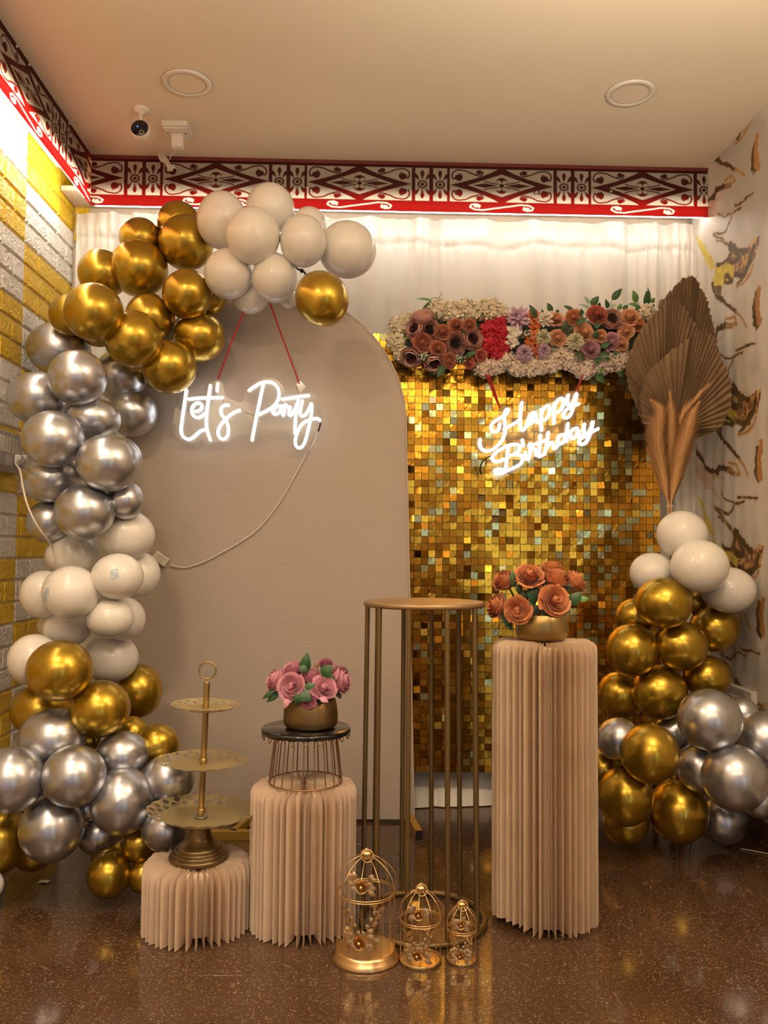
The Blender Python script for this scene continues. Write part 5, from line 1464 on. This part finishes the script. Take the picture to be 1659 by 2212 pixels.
# ------------------------------------------------------------------ flower garland over the sequin wall
YG = 3.30
ga = thing('flower_garland', 'long garland of cream, red, peach and mauve silk flowers atop the sequin wall', 'garland', at(1110, 735, YG))
def joined(P_list, m_, name, mat2=None, core=None):
    mb = MB()
    for P in P_list: mb.grid(P)
    if core: mb.m = 1; mb.sphere(*core)
    return mb.mesh(name, [M[m_]] + ([M[mat2]] if mat2 else []))
FL = {}
def rose_me(key, seed):
    k = ('rose', key, seed % 3)
    if k not in FL: FL[k] = joined(rose_petals(seed % 3 + 10, 5, 6), key, 'rose')
    return FL[k]
def peony_me(key, dark):
    k = ('peony', key, dark)
    if k not in FL:
        rg = rng(5); L = []
        for (n, r0, r1, z1, fl_) in ((5, .3, .70, .42, -.12), (6, .34, .86, .32, -.03), (6, .36, 1.0, .10, .05)):
            a0 = rg.uniform(0, 6)
            for j in range(n): L.append(petal_grid(a0 + 2 * math.pi * j / n + rg.uniform(-.15, .15), math.pi / n * 1.45, r0, r1, -.5, z1 + rg.uniform(-.06, .06), fl_, .04, .05, 5, 7, .05, rg.uniform(0, 6)))
        mb = MB()
        for P in L: mb.grid(P)
        mb.m = 1
        for i in range(60):
            a, r = rg.uniform(0, 6.28), .45 * math.sqrt(rg.random())
            mb.grid(petal_grid(a, .35, r * .6, r, -.3, .18 + rg.uniform(0, .2), 0, 0, .05, 3, 3))
        FL[k] = mb.mesh('peony', [M[key], M['peony_core' if dark else key]])
    return FL[k]
def hydrangea_me(key):
    k = ('hyd', key)
    if k not in FL:
        rg = rng(9); mb = MB()
        mb.sphere((0, 0, -.3), .70, 10, 6)
        for i in range(27):
            zc = 1 - 1.25 * (i + .5) / 27; a = i * 2.39996
            d = Vector((math.sqrt(max(0, 1 - zc * zc)) * math.cos(a), math.sqrt(max(0, 1 - zc * zc)) * math.sin(a), zc))
            Q = look(d + Vector((rg.uniform(-.3, .3), rg.uniform(-.3, .3), rg.uniform(-.2, .3))), rg.uniform(0, 6)).to_matrix(); o = d * .82 - Vector((0, 0, .2)); sz = rg.uniform(.36, .48)
            for q in range(4):
                b_ = q * math.pi / 2; P = []
                for u in range(4):
                    tt = u / 3; row = []
                    for w in (-1, 0, 1):
                        wd_ = (.12 + .62 * math.sin(tt * 2.2)) * .85; r = tt
                        x, y = r, w * wd_ * .62
                        row.append(o + Q @ (Vector((x * math.cos(b_) - y * math.sin(b_), x * math.sin(b_) + y * math.cos(b_), .28 * tt * tt + .10 * abs(w) + rg.uniform(-.06, .06))) * sz))
                    P.append(row)
                mb.grid(P)
        FL[k] = mb.mesh('hydrangea', M[key])
    return FL[k]
def spiky_me(name, key, n, L, w, zmin=-.1, seed=3):
    k = (name, key)
    if k not in FL:
        rg = rng(seed); mb = MB(); mb.sphere((0, 0, 0), .35, 8, 6)
        for i in range(n):
            zc = 1 - (1 - zmin) * (i + .5) / n; a = i * 2.39996 + rg.uniform(-.1, .1)
            d = Vector((math.sqrt(max(0, 1 - zc * zc)) * math.cos(a), math.sqrt(max(0, 1 - zc * zc)) * math.sin(a), zc)) + Vector((rg.uniform(-.1, .1), rg.uniform(-.1, .1), rg.uniform(-.1, .1)))
            up = Vector((0, 0, 1)) if zc < .9 else Vector((1, 0, 0))
            leaf_mesh(mb, d * .2, d * L * rg.uniform(.85, 1.1), w, up, .1)
        FL[k] = mb.mesh(name, M[key])
    return FL[k]
def put(px, py, r, me, dy=0.0, nrm=None, sq=(1, 1, 1), name=None, label=None):
    Y = YG + dy - .02
    if nrm is None: nrm = (((px * 7) % 11 - 5) * .05, -1, (740 - py) / 140 * .5 + ((py * 3) % 7 - 3) * .04)
    c = at(px, py, Y); R = r * ppm(Y)
    o = link(name or me.name.split('.')[0], me, ga, c - WL[ga.name], look(nrm, (px * 13 + py * 7) % 6), (R * sq[0], R * sq[1], R * sq[2]))
    if label: o['label'] = label
    return o
m = MB()
Pc = [at(x, y, YG + .028) for x, y in ((858, 728), (960, 728), (1060, 735), (1160, 735), (1260, 735), (1395, 730))]
m.tube(smooth(Pc, 4), 21 * ppm(YG), 14, flat=2.1); part('foam_base', m, M['leaf_dark'], ga)
CH = hydrangea_me('cream'); CP = hydrangea_me('cream_pink'); CR = hydrangea_me('crimson')
for (x, y, r) in ((862, 702, 22), (855, 738, 23), (868, 765, 19), (949, 668, 24), (978, 674, 27), (1007, 669, 26), (1032, 672, 22), (1056, 667, 27), (1079, 676, 23), (1398, 673, 19), (878, 690, 16)): put(x, y, r, CH, .01)
for (x, y, r) in ((1048, 795, 22), (1072, 790, 21), (1092, 776, 24), (1121, 790, 25), (1148, 791, 24), (1170, 789, 21), (1195, 783, 23), (1206, 768, 26), (1226, 777, 23), (1245, 787, 20), (1264, 793, 26), (1290, 787, 22), (1312, 784, 24), (1336, 780, 23), (1341, 760, 18)): put(x, y, r, CP, .005)
for (x, y, r) in ((1058, 714, 23), (1080, 720, 23), (1062, 746, 24), (1085, 748, 22), (1075, 764, 18), (1080, 697, 16)): put(x, y, r, CR, -.01)
PD, PL_ = peony_me('peony', True), peony_me('peony', False)
for (x, y, r, me, n_) in ((913, 684, 27, PL_, (-.2, -.7, .8)), (897, 710, 25, PD, (-.7, -.8, .2)), (927, 714, 25, PD, (-.15, -1, .1)), (984, 741, 27, PD, (.05, -1, -.1)), (1021, 733, 26, PD, (.35, -1, .1)), (888, 772, 25, PD, (-.3, -.8, -.7)), (938, 783, 24, PD, (.1, -.7, -.9)), (1322, 690, 26, PD, (0, -1, .3))): put(x, y, r, me, -.02, n_)
for (x, y, r, k) in ((912, 740, 23, 'rose_terra'), (956, 716, 19, 'rose_terra'), (986, 702, 18, 'rose_terra'), (1014, 701, 16, 'rose_terra'), (947, 753, 19, 'rose_terra'), (970, 779, 19, 'rose_terra'), (1040, 768, 14, 'rose_red'), (1015, 783, 15, 'rose_red'), (1203, 688, 18, 'rose_peach'), (1206, 729, 20, 'rose_peach'),
                     (1240, 684, 20, 'rose_orange'), (1263, 716, 24, 'rose_peach'), (1291, 678, 25, 'rose_red'), (1361, 683, 22, 'rose_peach'), (1381, 700, 17, 'rose_orange'), (1299, 726, 16, 'rose_peach'), (1277, 753, 23, 'rose_mauve'), (1322, 738, 21, 'rose_mauve'), (1353, 715, 19, 'rose_peach'), (1343, 741, 18, 'rose_peach')):
    put(x, y, r * 1.08, rose_me(k, x), -.035)
put(1119, 690, 31, spiky_me('dahlia', 'lilac', 34, 1.0, .16), -.01); put(1176, 692, 25, spiky_me('dahlia', 'lily', 30, 1.0, .17, seed=4), -.015)
for (x, y, r) in ((1111, 722, 20), (1108, 738, 17)): put(x, y, r, spiky_me('lily', 'lily', 9, 1.1, .34, .1), -.03)
for (x, y, r) in ((1150, 684, 19), (1148, 730, 22), (1158, 758, 18), (1156, 706, 16), (1143, 742, 16)): put(x, y, r, spiky_me('lily', 'orange', 12, 1.0, .26, .0), -.02)
for (x, y, r) in ((1133, 764, 20), (1174, 758, 17)): put(x, y, r, spiky_me('pompom', 'lilac', 210, 1.0, .085, -.2), -.03)
for (x, y, r) in ((1172, 729, 19), (1242, 739, 21)): put(x, y, r, spiky_me('pompom_head', 'pom_cream', 210, 1.0, .085, -.2), -.035)
def berries(px, py, r):
    m = MB(); rg = rng(px)
    for i in range(22):
        p = at(px + rg.uniform(-r, r), py + rg.uniform(-r * .8, r * .8), YG - .065 - rg.uniform(0, .012)); m.m = 0; m.sphere(p, .0022 + rg.random() * .001, 6, 4)
        m.m = 1; m.tube([p, at(px, py, YG - .02)], .0007, 4)
    for i in range(8): m.m = 1; a = i * .8; leaf_mesh(m, at(px, py, YG - .06), at(px + 1.1 * r * math.cos(a), py + r * math.sin(a), YG - .06), .003)
    part('berry_sprig', m, [M['lily'], M['leaf']], ga)
for p in ((914, 770, 11), (994, 775, 11), (1138, 722, 11)): berries(*p)
g1 = lambda x, y: (820 + x / 5.184, 610 + y / 5.184)
g2 = lambda x, y: (1080 + x / 4.879, 610 + y / 4.879)
for f, L in ((g1, ((630, 215, 472, 302, .012, 'leaf'), (585, 205, 418, 186, .006, 'leaf_light'), (715, 920, 652, 1070, .015, 'leaf'), (960, 840, 1080, 770, .011, 'leaf'), (930, 560, 945, 530, .01, 'leaf'), (1150, 360, 1160, 335, .006, 'leaf_light'), (310, 640, 290, 610, .006, 'leaf_light'))),
             (g2, ((385, 375, 308, 232, .013, 'leaf'), (545, 320, 500, 215, .015, 'leaf'), (590, 320, 625, 290, .008, 'leaf'), (790, 310, 666, 246, .011, 'leaf'), (870, 360, 850, 275, .011, 'leaf'), (960, 245, 1042, 145, .015, 'leaf'), (945, 215, 880, 150, .011, 'leaf_pale'), (940, 270, 825, 230, .007, 'leaf_pale'), (1040, 260, 1050, 210, .008, 'leaf'), (1140, 275, 1110, 175, .011, 'leaf'), (1180, 185, 1286, 64, .014, 'leaf'), (1150, 265, 1230, 235, .009, 'leaf_pale'), (1250, 290, 1275, 222, .010, 'leaf_light'), (1300, 290, 1350, 235, .010, 'leaf'),
                   (1440, 215, 1400, 80, .016, 'leaf_light'), (1480, 260, 1350, 225, .011, 'leaf_light'), (1440, 330, 1465, 240, .013, 'leaf'), (1545, 250, 1548, 85, .016, 'leaf'), (1575, 200, 1555, 52, .006, 'leaf'), (1590, 215, 1632, 160, .010, 'leaf_light'), (1600, 280, 1625, 225, .008, 'leaf'),
                   (690, 540, 690, 395, .018, 'leaf_dark'), (720, 540, 780, 455, .010, 'leaf_dark'), (800, 440, 920, 375, .012, 'leaf'), (990, 460, 1060, 440, .014, 'leaf'), (1000, 590, 1020, 500, .012, 'leaf'), (815, 725, 890, 830, .018, 'leaf_dark'), (1000, 790, 1025, 870, .010, 'leaf'), (1040, 790, 1058, 850, .006, 'leaf'), (1060, 680, 1165, 640, .012, 'leaf'), (1030, 770, 1155, 760, .014, 'leaf'), (1120, 790, 1160, 830, .010, 'leaf'), (1200, 760, 1240, 730, .010, 'leaf'),
                   (1075, 965, 1040, 885, .009, 'leaf_light'), (1010, 970, 1108, 1065, .017, 'leaf'), (1255, 930, 1285, 1000, .012, 'leaf'), (560, 670, 600, 700, .010, 'leaf'), (450, 330, 440, 280, .006, 'leaf'), (860, 350, 905, 330, .007, 'leaf_pale'), (1440, 180, 1445, 130, .004, 'leaf_light')))):
    for (x0, y0, x1, y1, w, k) in L:
        m = MB(); Yl = YG - (.06 if (f is g2 and y0 > 330) or (f is g1 and y0 > 330) else -.005)
        leaf_mesh(m, at(*f(x0, y0), Yl), at(*f(x1, y1), Yl - .01), w, (.15, -1, .3)); part('leaf', m, M[k], ga)
m = MB()
for (x0, y0, x1, y1) in ((1500, 290, 1432, 160), (1150, 250, 1190, 175), (950, 270, 920, 210), (985, 250, 970, 225)): m.tube([at(*g2(x0, y0), YG), at(*g2(x1, y1), YG)], .001, 5)
m.tube(smooth([at(*g1(x, y), YG) for x, y in ((700, 225), (665, 178), (610, 170), (570, 190))], 4), .001, 5); m.tube([at(*g1(665, 178), YG), at(*g1(698, 115), YG)], .001, 5)
part('twig', m, M['stem'], ga)

# ------------------------------------------------------------------ dried palm leaves and pampas
def palm_leaf(label, Y, base_px, outline, npl, seed, foot):
    b_ = at(*base_px, Y)
    poly = [at(*p, Y) for p in outline]
    poly2 = [(p.x - b_.x, p.z - b_.z) for p in poly]
    rg = rng(seed)
    ang = [math.atan2(p[1], p[0]) for p in poly2]
    for i in range(1, len(ang)):
        while ang[i] - ang[i - 1] > math.pi: ang[i] -= 2 * math.pi
        while ang[i] - ang[i - 1] < -math.pi: ang[i] += 2 * math.pi
    rad = [math.hypot(*p) for p in poly2]
    N = npl * 2
    rows = []
    for k in range(N + 1):
        s = k / N * (len(ang) - 1); i = min(int(s), len(ang) - 2); f = s - i
        x = poly2[i][0] * (1 - f) + poly2[i + 1][0] * f; z = poly2[i][1] * (1 - f) + poly2[i + 1][1] * f
        j = 1 + rg.uniform(-.018, .012)
        row = []
        for u in range(9):
            tt = u / 8
            zig = (1 if k % 2 else -1) * .0068 * min(1, tt * 2.2)
            cup = -.02 * tt * tt - .010 * math.sin(tt * 3)
            row.append((b_.x + x * j * tt, Y + zig + cup, b_.z + z * j * tt))
        rows.append(row)
    t = thing('palm_leaf', label, 'palm leaf', (b_.x, Y, b_.z), 'dried palm leaves beside the sequin wall')
    m = MB(); m.grid(rows, smooth=False); part('blade', m, M['palm'], t)
    m = MB(); m.tube([at(*base_px, Y), at(1449, 1100, Y), (foot.x, Y, 0.0)], [.004, .005, .006], 8); part('stalk', m, M['palm'], t)
z5 = lambda L: [(1300 + x / 4.022, 580 + y / 4.022) for x, y in L]
foot = at(1448, 1110, 3.18)
palm_leaf('frontmost dried brown palm leaf, largest and lowest of the three', 3.12, (1457, 932), z5([(560, 1450), (430, 1420), (350, 1370), (325, 1250), (315, 1120), (335, 1020), (370, 930), (440, 850), (520, 770), (640, 690), (745, 615), (770, 585), (830, 566), (890, 568), (960, 605), (985, 680), (1020, 790), (1075, 890), (1100, 1000), (1110, 1150), (1070, 1290), (1000, 1400), (930, 1440), (810, 1480), (700, 1470)]), 46, 2, foot)
palm_leaf('middle dried brown palm leaf leaning left over the garland end', 3.165, (1430, 905), z5([(430, 1420), (330, 1360), (280, 1200), (215, 1040), (190, 900), (215, 760), (280, 620), (350, 500), (450, 400), (540, 300), (590, 287), (650, 300), (720, 380), (790, 500), (835, 560), (830, 700), (800, 860), (740, 1060), (650, 1300)]), 40, 3, foot)
palm_leaf('rear dried olive brown palm leaf, tallest of the three by the marble wall', 3.20, (1470, 880), z5([(480, 1200), (420, 1000), (420, 700), (470, 400), (485, 300), (550, 240), (590, 200), (640, 130), (700, 95), (760, 82), (800, 95), (830, 150), (880, 240), (910, 330), (940, 460), (965, 570), (985, 680), (1000, 850), (940, 1100)]), 38, 4, foot)
def plume(label, pts, Y, wid, seed, n):
    P = smooth([at(x, y, Y) for x, y in pts], 8); rg = rng(seed)
    t = thing('pampas_plume', label, 'pampas grass', P[0], 'pampas plumes before the palm leaves')
    m = MB(); m.tube(P, [.0028 * (1 - .7 * i / len(P)) for i in range(len(P))], 6); m.tube([P[0], (foot.x + rg.uniform(-.02, .02), Y, .0)], .0028, 6); part('stem', m, M['pampas'], t)
    V, Fa = [], []
    for i in range(n):
        s = rg.random() ** .85; k = s * (len(P) - 2); a = int(k); p = P[a].lerp(P[a + 1], k - a); d = (P[a + 1] - P[a]).normalized()
        th = rg.uniform(0, 6.283); side = Vector((math.cos(th), .55 * math.sin(th), 0))
        L = rg.uniform(.05, .115) * (1.15 - .55 * s); env = wid * (math.sin(min(1, .08 + s * 1.05) * math.pi) ** .6) * rg.uniform(.25, 1)
        q1 = p + d * L * .5 + side * env * .55; q2 = p + d * L + side * env + Vector((rg.uniform(-.006, .006), 0, -.006 * rg.random()))
        w = side.cross(d).normalized() * .0010
        o = len(V); V += [p - w, p + w, q1 + w, q1 - w, q2]; Fa += [(o, o + 1, o + 2, o + 3), (o + 3, o + 2, o + 4)]
    m = MB(); m.add(V, Fa, True); o = part('plume_hair', m, M['pampas'], t); o['kind'] = 'stuff'
zz4 = lambda L: [(1300 + x / 4.022, 580 + y / 4.022) for x, y in L]
plume('left pampas plume leaning left over the palm leaf', zz4([(575, 2040), (540, 1850), (505, 1650), (490, 1480), (500, 1330), (480, 1260)]), 3.045, .058, 1, 9500)
plume('middle pampas plume standing behind and tallest', zz4([(585, 2040), (580, 1800), (590, 1560), (600, 1350), (595, 1180)]), 3.06, .050, 2, 8500)
plume('right pampas plume leaning right against the palm leaf', zz4([(600, 2040), (630, 1880), (670, 1680), (720, 1500), (760, 1360), (795, 1270)]), 3.045, .058, 3, 10000)
plume('slim pampas tip faint against the front palm leaf', zz4([(600, 2040), (620, 1700), (680, 1350), (780, 1180), (860, 1080)]), 3.068, .022, 4, 1600)
t = thing('bundle_tie', 'pale string tying the pampas and palm stalks together', 'string', at(1447, 1096, 3.10))
m = MB()
for k in range(3): m.ring(at(1447, 1096, 3.065) + Vector((0, 0, .004 * k)), .012, .0016, 20, 6, None, 1.2)
part('wrap', m, M['curtain'], t)

# ------------------------------------------------------------------ wall plates
c = Vector((X_L, 2.90, at(20, 985, 2.9).z))
y1 = 3.01; y0 = 2.74; z1, z0 = at(40, 942, 3.0).z, at(40, 1026, 3.0).z
t = thing('switchboard', 'grey wall switchboard with rows of switches and sockets on the yellow bricks', 'switchboard', (X_L, (y0 + y1) / 2, z0))
m = MB(); m.cbox((X_L + .012, (y0 + y1) / 2, (z0 + z1) / 2), (.030, y1 - y0, z1 - z0), .004); part('box', m, M['grey_plastic'], t)
m = MB(); m.cbox((X_L + .028, (y0 + y1) / 2, (z0 + z1) / 2), (.006, y1 - y0 - .02, z1 - z0 - .02), .002); fp = part('face_plate', m, M['grey_plastic'], t)
for k in range(9):
    y = y1 - .026 - k * .0265; m = MB(); m.box((X_L + .033, y, z1 - .048), (.010, .019, .052), Matrix.Rotation(math.radians(8), 3, 'Y')); part('switch', m, M['white_plastic'], fp)
for k in range(3):
    y = y1 - .045 - k * .08; m = MB(); m.cbox((X_L + .032, y, z0 + .046), (.004, .052, .052), .001); so = part('socket', m, M['grey_plastic'], fp)
m = MB(); m.lathe([(.016, 0), (.016, .016), (.013, .019), (0, .019)], 20, (X_L + .032, y1 - .022, z0 + .055), Matrix.Rotation(math.radians(90), 3, 'Y')); part('dial', m, M['white_plastic'], fp)
t = thing('plug_cable', 'white cable plugged into the switchboard, running down over the silver balloons', 'cable', (X_L + .03, 2.93, z0 + .05))
m = MB(); m.cbox((X_L + .045, 2.93, z0 + .046), (.024, .034, .034), .004); part('plug', m, M['white_plastic'], t)
m = MB(); m.tube(smooth([(X_L + .05, 2.93, z0 + .046), at(34, 1001, 2.70), at(42, 1013, 2.62), at(46, 1030, 2.58), at(49, 1050, 2.55), at(60, 1093, 2.52), at(80, 1135, 2.50), at(104, 1168, 2.56), at(113, 1178, 2.80)], 6), .0033, 8); part('cable', m, M['grey_white'], t)
y1, y0 = 3.215, 3.00; z1 = at(1600, 1483, 3.12).z
t = thing('wall_socket', 'cream wall socket plate low on the marble wall behind the balloons', 'socket', (X_R, (y0 + y1) / 2, z1 - .12))
m = MB(); m.cbox((X_R - .012, (y0 + y1) / 2, z1 - .06), (.024, y1 - y0, .12), .004); part('plate', m, M['grey_white'], t)
for k in range(3):
    y = y0 + .045 + k * .06; m = MB(); m.cbox((X_R - .026, y, z1 - .06), (.006, .048, .05), .002); s = part('socket', m, M['grey_white'], t)
    m = MB(); m.box((X_R - .0295, y, z1 - .052), (.002, .006, .008)); part('pin_hole', m, M['black'], s)
# bits on the floor
q = at(80, 1884, 2.66); m = MB(); m.grid([[(q.x + .016 * u, 2.67 + .010 * v, .003 + .002 * ((u + v) % 2)) for u in range(3)] for v in range(3)])
tag(obj('paper_scrap', m, M['lily'], (q.x, 2.67, .002)), 'small white paper scrap on the floor under the left balloons', 'scrap')
m = MB(); m.tube(smooth([Vector((at(1600, 1826, 2.95).x, 2.95, .004)), Vector((at(1625, 1832, 2.93).x, 2.93, .004)), Vector((at(1659, 1842, 2.9).x, 2.9, .004))], 4), .002, 6); tag(obj('floor_string', m, M['white_plastic'], (at(1620, 1826, 2.95).x, 2.95, 0)), 'white string lying on the floor under the right balloons', 'string')
